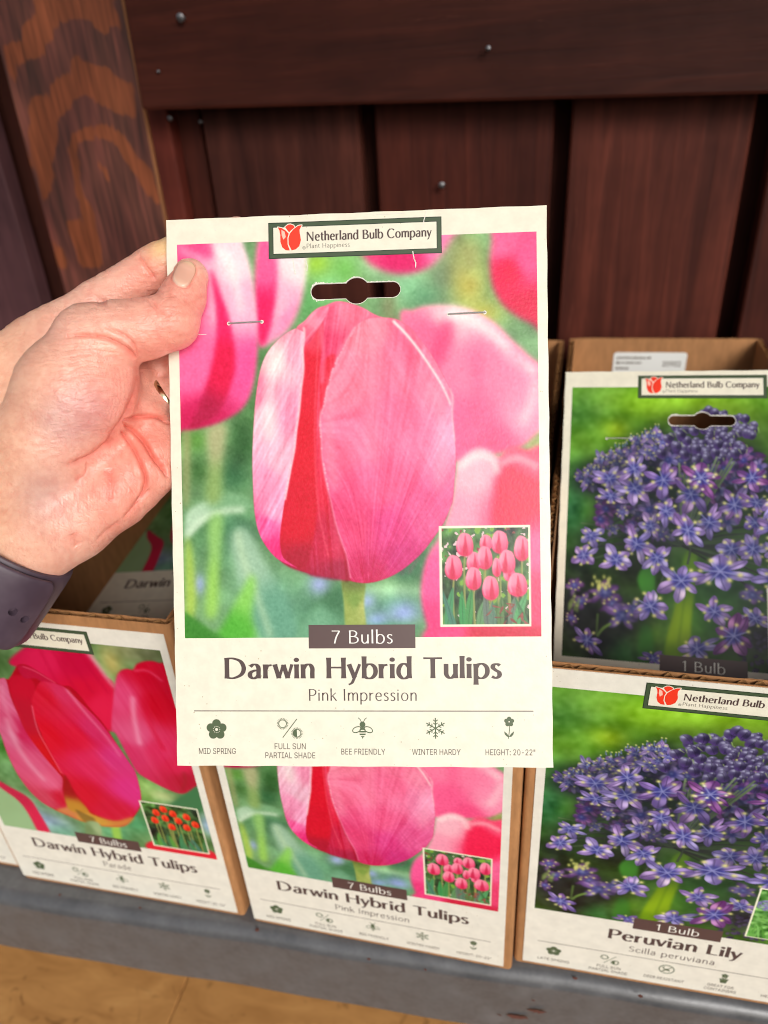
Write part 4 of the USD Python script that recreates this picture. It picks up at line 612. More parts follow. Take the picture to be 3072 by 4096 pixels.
# ================================================================ lettering and marks
# a humanist alphabet drawn stroke by stroke (capitals 1 high): a pen wide on uprights, narrow on crossbars, ends a little flared
STEM = lambda x, a=0.0, b=1.0: [(x, a), (x, b)]
BOWL_B = [(.08, .48), (.18, .65), (.36, .67), (.5, .5), (.51, .22), (.38, .02), (.2, 0), (.08, .1)]
BOWL_D = [(.48, .52), (.36, .67), (.2, .67), (.08, .48), (.07, .2), (.2, 0), (.36, .01), (.48, .14)]
ARCH = [(.08, .44), (.18, .63), (.34, .67), (.44, .5), (.44, .25), (.44, 0)]
ABC = {'D': (.88, [STEM(.1), [(.1, .97), (.34, .98), (.64, .84), (.77, .52), (.68, .2), (.38, .02), (.1, .03)]]), 'H': (.8, [STEM(.1), STEM(.68), [(.1, .52), (.68, .52)]]), 'T': (.72, [STEM(.36), [(.0, .965), (.72, .965)]]),
    'N': (.86, [('t', STEM(.1)), [(.1, 1), (.72, 0)], ('t', STEM(.72))]), 'B': (.68, [STEM(.1), [(.1, .97), (.34, .97), (.5, .84), (.47, .63), (.3, .53), (.1, .53)], [(.1, .53), (.36, .53), (.57, .4), (.57, .16), (.38, .03), (.1, .03)]]),
    'C': (.8, [[(.75, .85), (.6, .97), (.42, .99), (.2, .88), (.08, .63), (.08, .36), (.21, .1), (.43, .0), (.62, .04), (.76, .15)]]), 'P': (.62, [STEM(.1), [(.1, .97), (.36, .97), (.54, .84), (.53, .6), (.36, .46), (.1, .46)]]),
    'L': (.54, [STEM(.1), [(.1, .03), (.52, .03)]]), 'I': (.24, [STEM(.11)]), 'S': (.54, [[(.45, .86), (.33, .98), (.15, .94), (.08, .78), (.15, .61), (.32, .48), (.45, .34), (.43, .13), (.27, .01), (.06, .1)]]),
    'a': (.52, [[(.08, .57), (.19, .67), (.32, .66), (.4, .52), (.4, .25), (.4, 0)], [(.4, .4), (.22, .37), (.08, .27), (.07, .1), (.19, .0), (.33, .06), (.4, .17)]]), 'b': (.58, [STEM(.08, 0, 1.06), BOWL_B]),
    'c': (.5, [[(.46, .59), (.34, .67), (.18, .62), (.08, .42), (.1, .17), (.24, .01), (.38, .02), (.47, .1)]]), 'd': (.58, [STEM(.48, 0, 1.06), BOWL_D]), 'e': (.54, [[(.09, .38), (.46, .38)], [(.46, .38), (.43, .58), (.28, .68), (.13, .58), (.07, .34), (.14, .1), (.3, .0), (.47, .09)]]),
    'h': (.54, [STEM(.08, 0, 1.06), ARCH]), 'i': (.19, [STEM(.085, 0, .68), 'dot']), 'k': (.48, [STEM(.08, 0, 1.06), ('t', [(.09, .33), (.42, .68)]), [(.18, .42), (.47, 0)]]), 'l': (.19, [STEM(.085, 0, 1.06)]),
    'm': (.83, [STEM(.08, 0, .68), ARCH[:3] + [(.41, .5), (.41, .25), (.41, 0)], [(x + .33, y) for x, y in ARCH[:3]] + [(.74, .5), (.74, .25), (.74, 0)]]), 'n': (.54, [STEM(.08, 0, .68), ARCH]), 'o': (.6, ['o']), 'p': (.58, [STEM(.08, -.32, .68), BOWL_B]),
    'r': (.36, [STEM(.08, 0, .68), [(.08, .42), (.16, .6), (.33, .65)]]), 's': (.4, [[(.34, .6), (.24, .67), (.11, .63), (.08, .5), (.18, .38), (.31, .27), (.32, .1), (.19, .0), (.04, .07)]]), 't': (.35, [[(.15, .88), (.15, .5), (.15, .17), (.22, .02), (.34, .05)], [(.01, .65), (.33, .65)]]),
    'u': (.54, [[(.08, .68), (.08, .4), (.09, .16), (.2, .01), (.34, .05), (.44, .22)], STEM(.44, 0, .68)]), 'v': (.46, [[(.02, .68), (.22, .01)], ('t', [(.22, .01), (.43, .68)])]), 'w': (.72, [[(.02, .68), (.18, .01)], ('t', [(.18, .01), (.36, .66)]), [(.36, .66), (.53, .01)], ('t', [(.53, .01), (.7, .68)])]),
    'y': (.46, [[(.02, .68), (.23, .04)], ('t', [(.44, .68), (.23, .04), (.13, -.22), (.0, -.31)])]), '7': (.56, [[(.03, .965), (.5, .965)], [(.5, .965), (.3, .5), (.19, 0)]]), '1': (.42, [STEM(.24), ('t', [(.24, .98), (.06, .83)])]), ' ': (.3, [])}
def pen_text(text, bold):
    thick, thin = (.172, .072) if bold else (.086, .05); out = []; x = 0
    for ch in text:
        adv, strokes = ABC[ch]
        for s in strokes:
            f = 1.0
            if s == 'dot': out.append(Point(x + .085, .9).buffer(thick * .62, 8)); continue
            if s == 'o': a = np.linspace(0, 2 * np.pi, 33); p = np.stack([.3 + .225 * np.cos(a), .335 + .335 * np.sin(a)], 1)
            else:
                if s[0] == 't': f, s = 0.66, s[1]
                p = np.array(s, float)
                if len(p) > 2:
                    q = []
                    for i in range(len(p) - 1):
                        a, b, c, d = p[max(i - 1, 0)], p[i], p[i + 1], p[min(i + 2, len(p) - 1)]
                        for t in np.linspace(0, 1, 7)[:-1]: q.append(0.5 * (2 * b + (c - a) * t + (2 * a - 5 * b + 4 * c - d) * t * t + (3 * b - a - 3 * c + d) * t ** 3))
                    p = np.array(q + [p[-1]])
                else: p = p[0] + (p[1] - p[0]) * np.linspace(0, 1, 9)[:, None]
            tn = np.gradient(p, axis=0); tn /= np.linalg.norm(tn, axis=1, keepdims=True) + 1e-9; nr = np.stack([-tn[:, 1], tn[:, 0]], 1)
            w = (thin + (thick - thin) * np.abs(tn[:, 1]) ** 1.3) * f
            if len(p) == 9: w = w * (1 + 0.16 * np.abs(np.linspace(-1, 1, 9)) ** 4)
            q = p + [x, 0]
            if s == 'o': g = Polygon(q + nr * w[:, None] / 2).buffer(0).symmetric_difference(Polygon(q - nr * w[:, None] / 2).buffer(0))
            else: g = union_all([Polygon([q[i] + nr[i] * w[i] / 2, q[i + 1] + nr[i + 1] * w[i + 1] / 2, q[i + 1] - nr[i + 1] * w[i + 1] / 2, q[i] - nr[i] * w[i] / 2]).buffer(0.004) for i in range(len(q) - 1)])
            out.append(g)
        x += adv + (.075 if bold else .09)
    return union_all(out)
GLYPHS = {}
def letters(text, x0, x1, base, cap, style):
    """A line of lettering as a shape in card millimetres, from x0 to x1 on the baseline."""
    k = (text, style)
    if k not in GLYPHS:
        if style in ('title', 'light') and all(ch in ABC for ch in text): g = affinity.scale(pen_text(text, style == 'title'), 10, 10, origin=(0, 0))
        else:
            m = meshkit.text_mesh(text, 10.0, depth=1.0, bold=style == 'title'); top = m.triangles[(m.face_normals[:, 2] > 0.9) & (m.triangles[:, :, 2].min(1) > 0.5)]
            g = union_all([Polygon(t[:, :2]) for t in top if Polygon(t[:, :2]).area > 1e-7]).buffer(0.01)
        GLYPHS[k] = g
    g = GLYPHS[k]
    a = g.bounds; sx = (x1 - x0) / (a[2] - a[0]); sy = cap / 10.0
    return affinity.affine_transform(g, [sx, 0, 0, -sy, x0 - a[0] * sx, base])
circ = lambda x, y, r: Point(x, y).buffer(r, 10)
seg = lambda pts, w: LineString(pts).buffer(w / 2, cap_style='flat')
def pol(cx, cy, r, a): return (cx + r * math.cos(a), cy + r * math.sin(a))
def flower_icon(x, y, s=1.0, holes=True):
    g = union_all([circ(*pol(x, y, 2.45 * s, -math.pi / 2 + k * 2 * math.pi / 5), 1.78 * s) for k in range(5)] + [circ(x, y, 1.7 * s)])
    return g.difference(union_all([circ(x, y, 0.62 * s)] + ([circ(*pol(x, y, 1.3 * s, k * 2 * math.pi / 11), 0.19 * s) for k in range(11)] if holes else [])))
def sun_icon(x, y, half):
    rays = union_all([seg([pol(x, y, 1.75, k * 2 * math.pi / 22), pol(x, y, 2.35, k * 2 * math.pi / 22)], 0.24) for k in range(22)])
    ring = circ(x, y, 1.7).difference(circ(x, y, 1.42))
    return union_all([rays, ring] + ([circ(x, y, 1.5).intersection(sbox(x - 2, y - 2, x, y + 2))] if half else []))
def sun_shade_icon(x, y): return union_all([sun_icon(x - 2.9, y - 1.9, False), sun_icon(x + 2.9, y + 1.9, True), seg([(x - 2.9, y + 3.7), (x + 3.0, y - 3.9)], 0.32)])
def bee_icon(x, y):
    wing = lambda s: affinity.rotate(affinity.scale(circ(x + s * 2.3, y + 0.5, 1), 2.0, 1.25), s * 24).difference(affinity.rotate(affinity.scale(circ(x + s * 2.35, y + 0.5, 1), 1.6, 0.9), s * 24))
    body = affinity.scale(circ(x, y + 1.5, 1), 1.35, 2.1).difference(union_all([sbox(x - 2, y + 0.6 + 1.05 * k, x + 2, y + 1.05 + 1.05 * k) for k in range(3)]))
    return union_all([wing(1), wing(-1), body, affinity.scale(circ(x, y - 1.6, 1), 1.15, 1.2), seg([(x - 0.4, y - 2.5), (x - 0.9, y - 3.6), (x - 1.7, y - 4.3)], 0.28), seg([(x + 0.4, y - 2.5), (x + 0.9, y - 3.6), (x + 1.7, y - 4.3)], 0.28), Polygon([(x - 0.3, y + 3.4), (x + 0.3, y + 3.4), (x, y + 4.4)])])
def snow_icon(x, y):
    g = []
    for k in range(6):
        a = k * math.pi / 3 + math.pi / 6; g.append(seg([(x, y), pol(x, y, 4.2, a)], 0.42))
        for q, L in ((1.5, 1.1), (2.7, 1.15)):
            for s in (1, -1): b = pol(x, y, q, a); g.append(seg([b, (b[0] + L * math.cos(a + s * 0.9), b[1] + L * math.sin(a + s * 0.9))], 0.36))
    return union_all(g)
def stem_icon(x, y):
    leaf = lambda s: Polygon([(x - 0.2, y + 3.6), (x + s * 0.7, y + 2.3), (x + s * 1.9, y + 1.3), (x + s * 1.6, y + 2.6), (x + s * 0.8, y + 3.5)])
    return union_all([flower_icon(x, y - 2.5, 0.48, False), seg([(x, y - 1.6), (x + 0.1, y + 0.8), (x - 0.4, y + 4.3)], 0.3), leaf(1), leaf(-1.1)])
def no_deer_icon(x, y):
    return union_all([circ(x, y, 4.1).difference(circ(x, y, 3.55)), seg([(x - 2.6, y + 2.6), (x + 2.6, y - 2.6)], 0.45), affinity.scale(circ(x + 0.2, y + 0.5, 1), 1.5, 0.7), seg([(x - 1.0, y + 0.4), (x - 1.7, y - 1.3)], 0.55), circ(x - 1.9, y - 1.4, 0.5), seg([(x - 1.8, y - 1.6), (x - 1.3, y - 2.6)], 0.25), seg([(x - 0.9, y + 0.7), (x - 1.2, y + 2.4)], 0.3), seg([(x + 1.3, y + 0.7), (x + 1.7, y + 2.3)], 0.3)])
def pot_icon(x, y):
    return union_all([Polygon([(x - 2.0, y + 1.2), (x + 2.0, y + 1.2), (x + 1.4, y + 4.2), (x - 1.4, y + 4.2)]), sbox(x - 2.3, y + 0.3, x + 2.3, y + 1.0), seg([(x, y + 0.4), (x, y - 2)], 0.3), flower_icon(x, y - 2.8, 0.42, False), Polygon([(x, y - 0.2), (x + 1.5, y - 1.3), (x + 0.9, y + 0.1)]), Polygon([(x, y - 0.2), (x - 1.5, y - 1.3), (x - 0.9, y + 0.1)])])
def logo_shapes(x, y, s):
    P = lambda pts: Polygon([(x + u * s, y + v * s) for u, v in pts]).buffer(0.12 * s).buffer(-0.08 * s)
    left = P([(-4.6, -4.2), (-3.2, -3.9), (-1.7, -3.0), (-0.4, -1.6), (-0.9, 0.0), (-0.9, 2.6), (-0.1, 4.9), (-1.6, 4.8), (-3.0, 3.6), (-3.7, 1.4), (-3.7, -1.4), (-4.0, -3.0)])
    right = P([(4.8, -4.7), (3.4, -4.5), (1.6, -3.3), (0.1, -1.6), (-0.5, 0.2), (-0.4, 2.6), (0.7, 4.9), (2.2, 4.6), (3.7, 3.4), (4.4, 1.0), (4.0, -1.4), (3.9, -3.0)])
    mid = P([(-1.7, -4.2), (-0.6, -5.1), (0.4, -5.2), (1.6, -4.7), (2.0, -4.0), (0.6, -2.9), (-0.2, -2.1), (-0.9, -3.1)])
    return left, right, mid, P([(-3.2, -3.2), (-2.0, -2.4), (-1.6, -0.4), (-2.5, 0.6), (-3.1, -1.0)])

HOLE = union_all([sbox(61.6, 27.7, 91.2, 34.0).buffer(-0.01), circ(61.6, 30.85, 3.15), circ(91.2, 30.85, 3.15), affinity.translate(circ(76.8, 30.9, 5.3), 0, 0)]).buffer(-0.5).buffer(0.9).buffer(-0.4)
PRINTS = {}
def sheet(kind, step):
    if (kind, step) not in PRINTS: PRINTS[kind, step] = dict(pink=pink_print, parade=parade_print, lily=lily_print)[kind](step)
    return PRINTS[kind, step]

def printed_face(parent, kind, step, hole=None, top=0.0):
    """Everything printed on one card: picture, framed heading, count tag, names, icons."""
    c = sheet(kind, step)
    inside = None
    if hole is not None:
        import shapely
        grown = hole.buffer(0.05); shapely.prepare(grown); inside = lambda X, Y: ~shapely.contains_xy(grown, X, Y)
    mesh, tint = c.mesh(inside, top + 0.06)
    obj('picture', mesh, M_PRINT, parent, tint=tint)
    f = lambda name, g, m, h0=0.0, h1=0.07: obj(name, flat(g, top + h0, top + h1), m, parent)
    outer = sbox(41.7, 2.8, 110.9, 17.2); inner = sbox(43.7, 4.8, 108.9, 15.2)
    f('heading_frame', outer.difference(inner.buffer(-0.2, join_style='mitre')), M_FRAME, 0.0, 0.10)
    f('frame_shadow_line', union_all([outer.difference(outer.buffer(-0.35, join_style='mitre')), inner.buffer(0.3, join_style='mitre').difference(inner)]), M_FRAMEDK, 0.101, 0.115)
    f('heading_panel', inner, M_PAPER, 0.0, 0.104)
    l, r, m, hl = logo_shapes(50.3, 9.0, 1.02)
    f('logo', union_all([l, r, m]).buffer(0.32), M_PAPER, 0.1, 0.13); f('logo_petal', l, M_RED, 0.1, 0.15); f('logo_petal', r, M_RED, 0.1, 0.15); f('logo_petal', m, M_RED, 0.1, 0.15); f('logo_highlight', hl, M_PINKISH, 0.1, 0.165)
    f('lettering', letters('Netherland Bulb Company', 57.1, 107.0, 10.5, 3.55, 'title'), M_INK, 0.1, 0.135)
    f('lettering', letters('Plant Happiness', 57.1, 74.3, 13.4, 1.75, 'light'), M_INKGREY, 0.1, 0.135)
    f('registered_mark', union_all([circ(56.0, 13.2, 0.62).difference(circ(56.0, 13.2, 0.48)), letters('R', 55.75, 56.3, 13.5, 0.6, 'light')]), M_INKGREY, 0.1, 0.135)
    f('count_tag', sbox(55.1, 164.4, 98.1, 173.9), M_TAG, 0.0, 0.11)
    f('lettering', letters('1 Bulb', 66.4, 87.3, 171.9, 5.2, 'light') if kind == 'lily' else letters('7 Bulbs', 64.5, 89.0, 171.9, 5.2, 'light'), M_WHITE, 0.1, 0.135)
    f('lettering', letters('Peruvian Lily', 43.6, 110.2, 186.0, 8.5, 'title') if kind == 'lily' else letters('Darwin Hybrid Tulips', 20.3, 132.3, 186.0, 8.3, 'title'), M_INK)
    f('lettering', letters(*{'lily': ('Scilla peruviana', 55.4, 98.4), 'pink': ('Pink Impression', 54.8, 98.3), 'parade': ('Parade', 67.2, 86.0)}[kind], 195.1, 4.7, 'light'), M_INK)
    f('rule', sbox(7.4, 199.1, 144.5, 199.45), M_INK, 0.0, 0.05)
    f('flower_icon', flower_icon(16.6, 206.9), M_GREEN); f('sun_icon', sun_shade_icon(46.7, 206.4), M_GREEN)
    cap = lambda t, x0, x1, b: f('lettering', letters(t, x0, x1, b, 2.35, 'caps'), M_INKGREY)
    cap('FULL SUN', 40.4, 53.1, 214.8); cap('PARTIAL SHADE', 36.5, 56.9, 218.5); cap('HEIGHT: 8-10"' if kind == 'lily' else 'HEIGHT: 20-22"', 125.4, 145.0, 216.9); f('stem_icon', stem_icon(134.9, 206.0), M_GREEN)
    if kind == 'lily':
        cap('LATE SPRING', 8.2, 25.6, 216.9); cap('DEER RESISTANT', 65.6, 86.4, 216.9); cap('GREAT FOR', 98.2, 111.4, 214.8); cap('CONTAINERS', 97.0, 113.2, 218.5); f('no_deer_icon', no_deer_icon(76.3, 206.3), M_GREEN); f('pot_icon', pot_icon(105.4, 206.0), M_GREEN)
    else:
        cap('MID SPRING', 9.1, 24.4, 216.9); cap('BEE FRIENDLY', 67.5, 85.3, 216.9); cap('WINTER HARDY', 96.1, 115.5, 216.9); f('bee_icon', bee_icon(76.3, 206.3), M_GREEN); f('snowflake_icon', snow_icon(105.6, 206.2), M_GREEN)

def card_xform(F):
    O, U, V = F['O'], F['U'], F['V']; return frame(O + U * CW / 2000 + V * CH / 1000, U, -V, np.cross(V, U) * -1.0 if np.dot(np.cross(U, -V), FWD) > 0 else np.cross(U, -V))

def packet(name, F, kind, step, label, group=None):
    """A hanging card with its peg hole, the staples that hold the pack behind it, and its print."""
    t = thing(name, label, 'bulb packet', card_xform(F), 'bulb packets with hanging cards')
    edge = sbox(0, 0, CW, CH)
    edge = Polygon([(x + 0.10 * math.sin(y * 0.31 + x) , y + 0.10 * math.sin(x * 0.27)) for x, y in np.array(edge.segmentize(4.0).exterior.coords)]).difference(HOLE)
    obj('card', flat(edge, -0.8, 0.0), M_PAPER, t)
    rim = []
    for a, b, e in ((0.0, 1.0, 0.42),):
        ring = np.array(HOLE.segmentize(0.5).exterior.coords); w = (0.12 + 0.2 * np.abs(RNG.normal(size=len(ring)))) * (0.35 + 1.3 * (ring[:, 0] < 64) + 0.7 * (ring[:, 1] < 29))
        n = ring - np.array([HOLE.centroid.x, HOLE.centroid.y]); out = HOLE.buffer(0.55).exterior
        rim = Polygon([(x + dx, y + dy) for (x, y), dx, dy in zip(ring, 0.18 * np.sign(n[:, 0]) * w, w * np.sign(n[:, 1]) * 0.9)]).buffer(0).difference(HOLE.buffer(-0.12))
    obj('torn_edge', flat(rim, -0.5, 0.11), M_FIBRE, t)
    for x0, x1, y0, y1 in ((24.9, 38.4, 42.4, 42.1), (113.2, 127.4, 41.4, 41.1)):
        P = np.array([(x0, y0, -0.6), (x0, y0, 0.25), (x0 + 0.35, y0, 0.5), ((x0 + x1) / 2, (y0 + y1) / 2, 0.62), (x1 - 0.35, y1, 0.5), (x1, y1, 0.25), (x1, y1, -0.6)])
        m = tube(np.stack([P[:, 0] - CW / 2, CH - P[:, 1], P[:, 2]], 1) * 0.001, 0.00036, 8); obj('staple', m, M_STEEL, t, smooth=40)
        for x, y in ((x0, y0), (x1, y1)): obj('staple_puncture', flat(circ(x, y, 0.75).difference(circ(x, y, 0.33)), 0.0, 0.13), M_FIBRE, t)
    printed_face(t, kind, step, HOLE)
    return t

# ================================================================ cardboard display boxes
BACK = 0.37
def display_box(F, kind, step, label, ml, mr, front_h, dx, back_w, back_h=0.254, blank=False):
    yaw = math.atan2(F['U'][1], F['U'][0]); O = F['O'] * [1, 1, 0]
    t = thing('display_box', label, 'cardboard box', frame(O + F['U'] * CW / 2000, F['U'], [-math.sin(yaw), math.cos(yaw), 0], [0, 0, 1]), 'cardboard display boxes in a row on the shelf')
    x0, x1 = -CW / 2 - ml, CW / 2 + mr; cx = (x0 + x1) / 2 + dx; D = BACK * 1000
    plan = Polygon([(x0, 0.4), (x1, 0.4), (cx + back_w / 2, D), (cx - back_w / 2, D)]).buffer(-2.5).buffer(2.5, 8)
    rings = [plan.difference(plan.buffer(-0.5)), plan.buffer(-3.3).difference(plan.buffer(-3.9))]
    mid = plan.buffer(-1.95).exterior.segmentize(0.55); pts = np.array(mid.coords)[:-1]; s = np.concatenate([[0], np.cumsum(np.linalg.norm(np.diff(pts, axis=0), axis=1))])
    tn = np.roll(pts, -1, 0) - np.roll(pts, 1, 0); tn /= np.linalg.norm(tn, axis=1, keepdims=True); wav = 1.15 * np.sin(s * 2 * np.pi / 6.9 + 0.5 * np.sin(s * 0.05))
    wave = LineString(pts + np.stack([-tn[:, 1], tn[:, 0]], 1) * wav[:, None]).buffer(0.2)
    top = lambda y: front_h + (back_h * 1000 - front_h) * np.clip((y - 4) / (D - 8), 0, 1)
    def wall_of(geoms, region, lo=0.0, drop=0.0, rough=0.0):
        ms = []
        for g in geoms:
            g = g.intersection(region)
            for q in getattr(g, 'geoms', [g]):
                if q.geom_type != 'Polygon' or q.area < 0.05: continue
                m = trimesh.creation.extrude_polygon(q.segmentize(3.0), 1.0, engine='earcut'); v = np.array(m.vertices); up = v[:, 2] > 0.5
                v[:, 2] = np.where(up, top(v[:, 1]) - drop + rough * (meshkit.noise(v * [0.31, 0.31, 0], 3) - 0.5), lo); ms.append(trimesh.Trimesh(v, m.faces, process=False))
        m = cat(ms); m.apply_scale(0.001); return m
    big = 999; regions = [('front_panel', sbox(-big, -big, big, 4.6)), ('side_panel', sbox(-big, 4.6, cx, D - 4.6)), ('side_panel', sbox(cx, 4.6, big, D - 4.6)), ('back_panel', sbox(-big, D - 4.6, big, big))]
    made = {}
    for n, reg in regions:
        pth = obj(n, wall_of(rings, reg, -2.2, 0.0, 0.7), M_BOARD, t); made.setdefault(n, pth)
        obj('fluting', wall_of([wave], reg, -1.9, 0.5, 1.8), M_FLUTE, pth)
    base = plan.buffer(-4.2); m = trimesh.creation.extrude_polygon(base, 3.0, engine='earcut'); m.apply_translation([0, 0, -2.0]); m.apply_scale(0.001); obj('base', m, M_BOARD, t)
    # the printed card glued to the front: its own local frame stands upright at y = 0.4 mm
    card = UsdGeom.Xform.Define(stage, child('front_card', t)); card.AddTransformOp().Set(Gf.Matrix4d(*frame([0, 0.0004, 0], [1, 0, 0], [0, 0, 1], [0, -1, 0]).ravel().tolist()))
    cp = str(card.GetPath()); obj('card', flat(sbox(0, 0, CW, CH - 0.4), 0.05, 0.40), M_PAPER_BOX, cp); printed_face(cp, kind, step, None, 0.40)
    return t, made['back_panel']

PINK_B = display_box(PINK, 'pink', 0.4, 'cardboard box with pink tulip picture on its front, directly below the held card', 1.0, 4.6, 222.8, 16.0, 148.0)
PAR_B = display_box(PARADE, 'parade', 0.4, 'cardboard box with dark red tulip picture on its front, left below the wristband', 1.0, 4.0, 227.5, 24.0, 148.0)
LILY_B = display_box(LILY, 'lily', 0.4, 'cardboard box with purple lily picture on its front, standing at the right', 5.0, 4.0, 222.0, 14.5, 147.0)
LEFT_B = display_box(upright(-0.4800, 0.2385, 0.0), 'parade', 0.8, 'cardboard box at the far left edge, only the corner of its white card in view', 2.0, 2.0, 224.0, 30.0, 148.0)
# white stock label on the inside of the right box's back panel
M_LABEL = plain('label_white', (226, 228, 226), 0.4)
lab = UsdGeom.Xform.Define(stage, child('stock_label', LILY_B[1])); yb = BACK - 0.0041
lab.AddTransformOp().Set(Gf.Matrix4d(*frame([0.0035, yb, 0.0], [1, 0, 0], [0, 0, 1], [0, -1, 0]).ravel().tolist())); lp = str(lab.GetPath())
zt = lambda z: CH - z
def lflat(x0, x1, z0, z1, h0, h1, r=0.0): g = sbox(x0 + CW / 2, zt(z1), x1 + CW / 2, zt(z0)); return flat(g.buffer(-r).buffer(r) if r else g, h0, h1)
obj('sticker', lflat(-27, 30, 203, 243.5, 0.0, 0.15, 2.5), M_LABEL, lp)
tl = []
for i, (z, w) in enumerate(((239.0, 25), (234.8, 20), (230.0, 9), (225.4, 46), (222.0, 40))):
    x = -24.5
    while x < -24.5 + w: L = RNG.uniform(0.8, 2.6); tl.append(lflat(x, x + L, z - 0.7 - RNG.uniform(0, 0.4), z + 0.5 + RNG.uniform(0, 0.4), 0.15, 0.2)); x += L + 0.6
obj('fine_print', cat(tl), M_INKGREY, lp)
obj('lettering', flat(letters('20902', 12 + CW / 2, 26 + CW / 2, zt(232.0), 4.2, 'title'), 0.15, 0.2), M_INKGREY, lp)

# ================================================================ packets
HP = packet('bulb_packet', HELD, 'pink', 0.3, 'cream bulb packet with large pink tulip picture and peg hole, held up by the hand')
for pts, w in (([(51.4, 17.6), (51.9, 21.0), (52.3, 23.6)], 0.5), ([(56.6, 18.0), (57.2, 20.5), (57.0, 22.4)], 0.3), ([(99.4, 16.2), (99.8, 18.8), (100.5, 20.6), (100.4, 22.4)], 0.42), ([(105.1, 0.4), (104.0, 4.0), (103.6, 6.4)], 0.34), ([(6.2, 47.6), (10.5, 46.4), (15.6, 46.6)], 0.22), ([(20, 4.0), (20.3, 5.0)], 0.3), ([(84.0, 1.2), (96.0, 1.0)], 0.25)):
    obj('scuff', flat(LineString(pts).segmentize(0.4).buffer(w / 2).difference(union_all([circ(x + RNG.uniform(-.4, .4), y + RNG.uniform(-.4, .4), RNG.uniform(0.05, 0.2)) for x, y in pts])), 0.05, 0.145), M_FIBRE, HP)
packet('bulb_packet', UPPER, 'lily', 0.4, 'cream bulb packet with purple lily picture and peg hole, leaning in the right box')
packet('bulb_packet', LYING, 'parade', 0.6, 'dim bulb packet lying inside the box below the hand, in shadow')
# ================================================================ the hand
def K(px, py, d):
    """Millimetres in the hand's own frame (right, down, away), d millimetres from the eye."""
    return np.array([(px - 1536) / FPX * d, (py - 2048) / FPX * d, d])
def world_of(v):
    return EYE + (v[..., 0:1] * RIGHT + v[..., 1:2] * DOWN + v[..., 2:3] * FWD) * 0.001
def cone_sdf(P, a, ra, b, rb):
    """Distance to a limb segment: a cone with round ends."""
    ba = b - a; L2 = ba @ ba; t = np.clip(((P - a) @ ba) / L2, 0, 1)
    return np.linalg.norm(P - a - t[..., None] * ba, axis=-1) - (ra + (rb - ra) * t)
def smin(a, b, k):
    h = np.clip(0.5 + 0.5 * (b - a) / k, 0, 1); return b + (a - b) * h - k * h * (1 - h)
def chain(P, pts, k=2.0):
    out = None
    for (p, r), (q, s) in zip(pts[:-1], pts[1:]):
        d = cone_sdf(P, p, r, q, s); out = d if out is None else smin(out, d, k)
    return out
J = lambda px, py, d, r: (K(px, py, d).astype(np.float32), r)
PALM = [([J(-560, 2560, 303, 22), J(-290, 2100, 303, 21), J(-70, 1690, 304, 18.5), J(45, 1482, 304.5, 15.0), J(150, 1396, 304, 13.2), J(235, 1352, 303, 12.3)], 9), ([J(-160, 2230, 301, 19.5), J(60, 1900, 301, 16.5), J(200, 1500, 302, 13.0)], 9), ([J(-370, 2790, 302, 19), J(22, 2262, 298, 16.6), J(280, 2075, 297, 17.5), J(455, 1965, 296, 15.2), J(560, 1880, 296, 12.0)], 9),
        ([J(60, 2100, 300, 15), J(330, 1800, 302, 13.5), J(508, 1520, 301, 10.0)], 9), ([J(150, 2100, 299, 15), J(420, 1830, 300, 13.5), J(578, 1690, 299.5, 10.8)], 9)]
THENAR = [J(20, 2030, 291, 17), J(190, 1770, 285, 19.5), J(312, 1572, 283, 22.4), J(395, 1385, 279.5, 16.0)]
THUMB = [J(372, 1372, 279, 15.5), J(470, 1335, 277.5, 12.4), J(580, 1316, 277.5, 11.2), J(684, 1288, 278.2, 10.3), J(732, 1190, 280.6, 8.3), J(761, 1108, 281.6, 7.0)]
INDEX = [J(235, 1345, 303, 12.3), J(391, 1212, 303, 9.4), J(600, 1082, 301.5, 8.7), J(640, 1056, 301, 8.6), J(770, 990, 299.5, 7.8), J(860, 955, 298.6, 6.9), J(950, 930, 298.0, 6.2)]
MIDDLE = [J(490, 1545, 304, 9.6), J(590, 1490, 313, 8.8), J(690, 1455, 314, 8.2), J(800, 1400, 305, 7.6), J(920, 1350, 299.5, 6.8)]
RINGF = [J(565, 1700, 301, 10.0), J(650, 1610, 309, 8.8), J(740, 1558, 310.5, 8.5), J(830, 1520, 304, 7.6), J(930, 1490, 299.5, 6.7)]
LITTLE = [J(560, 1880, 297, 11.4), J(625, 1812, 299, 10.2), J(690, 1790, 302.6, 9.2), J(790, 1740, 303, 7.6), J(880, 1710, 299.2, 6.4)]
BUMP = [J(570, 1950, 296.5, 8.4), J(634, 1905, 296, 7.2)]
def hand_sdf(P):
    d = None
    for pts, k in PALM: q = chain(P, pts, 3.0); d = q if d is None else smin(d, q, k)
    d = smin(d, chain(P, BUMP), 4.0)
    d = smin(d, chain(P, THENAR, 6.0), 5.5)
    for f, k in ((INDEX, 6.0), (MIDDLE, 3.5), (RINGF, 3.0), (LITTLE, 4.0)): d = smin(d, chain(P, f, 1.5), k)
    return smin(d, chain(P, THUMB, 3.0), 2.6)
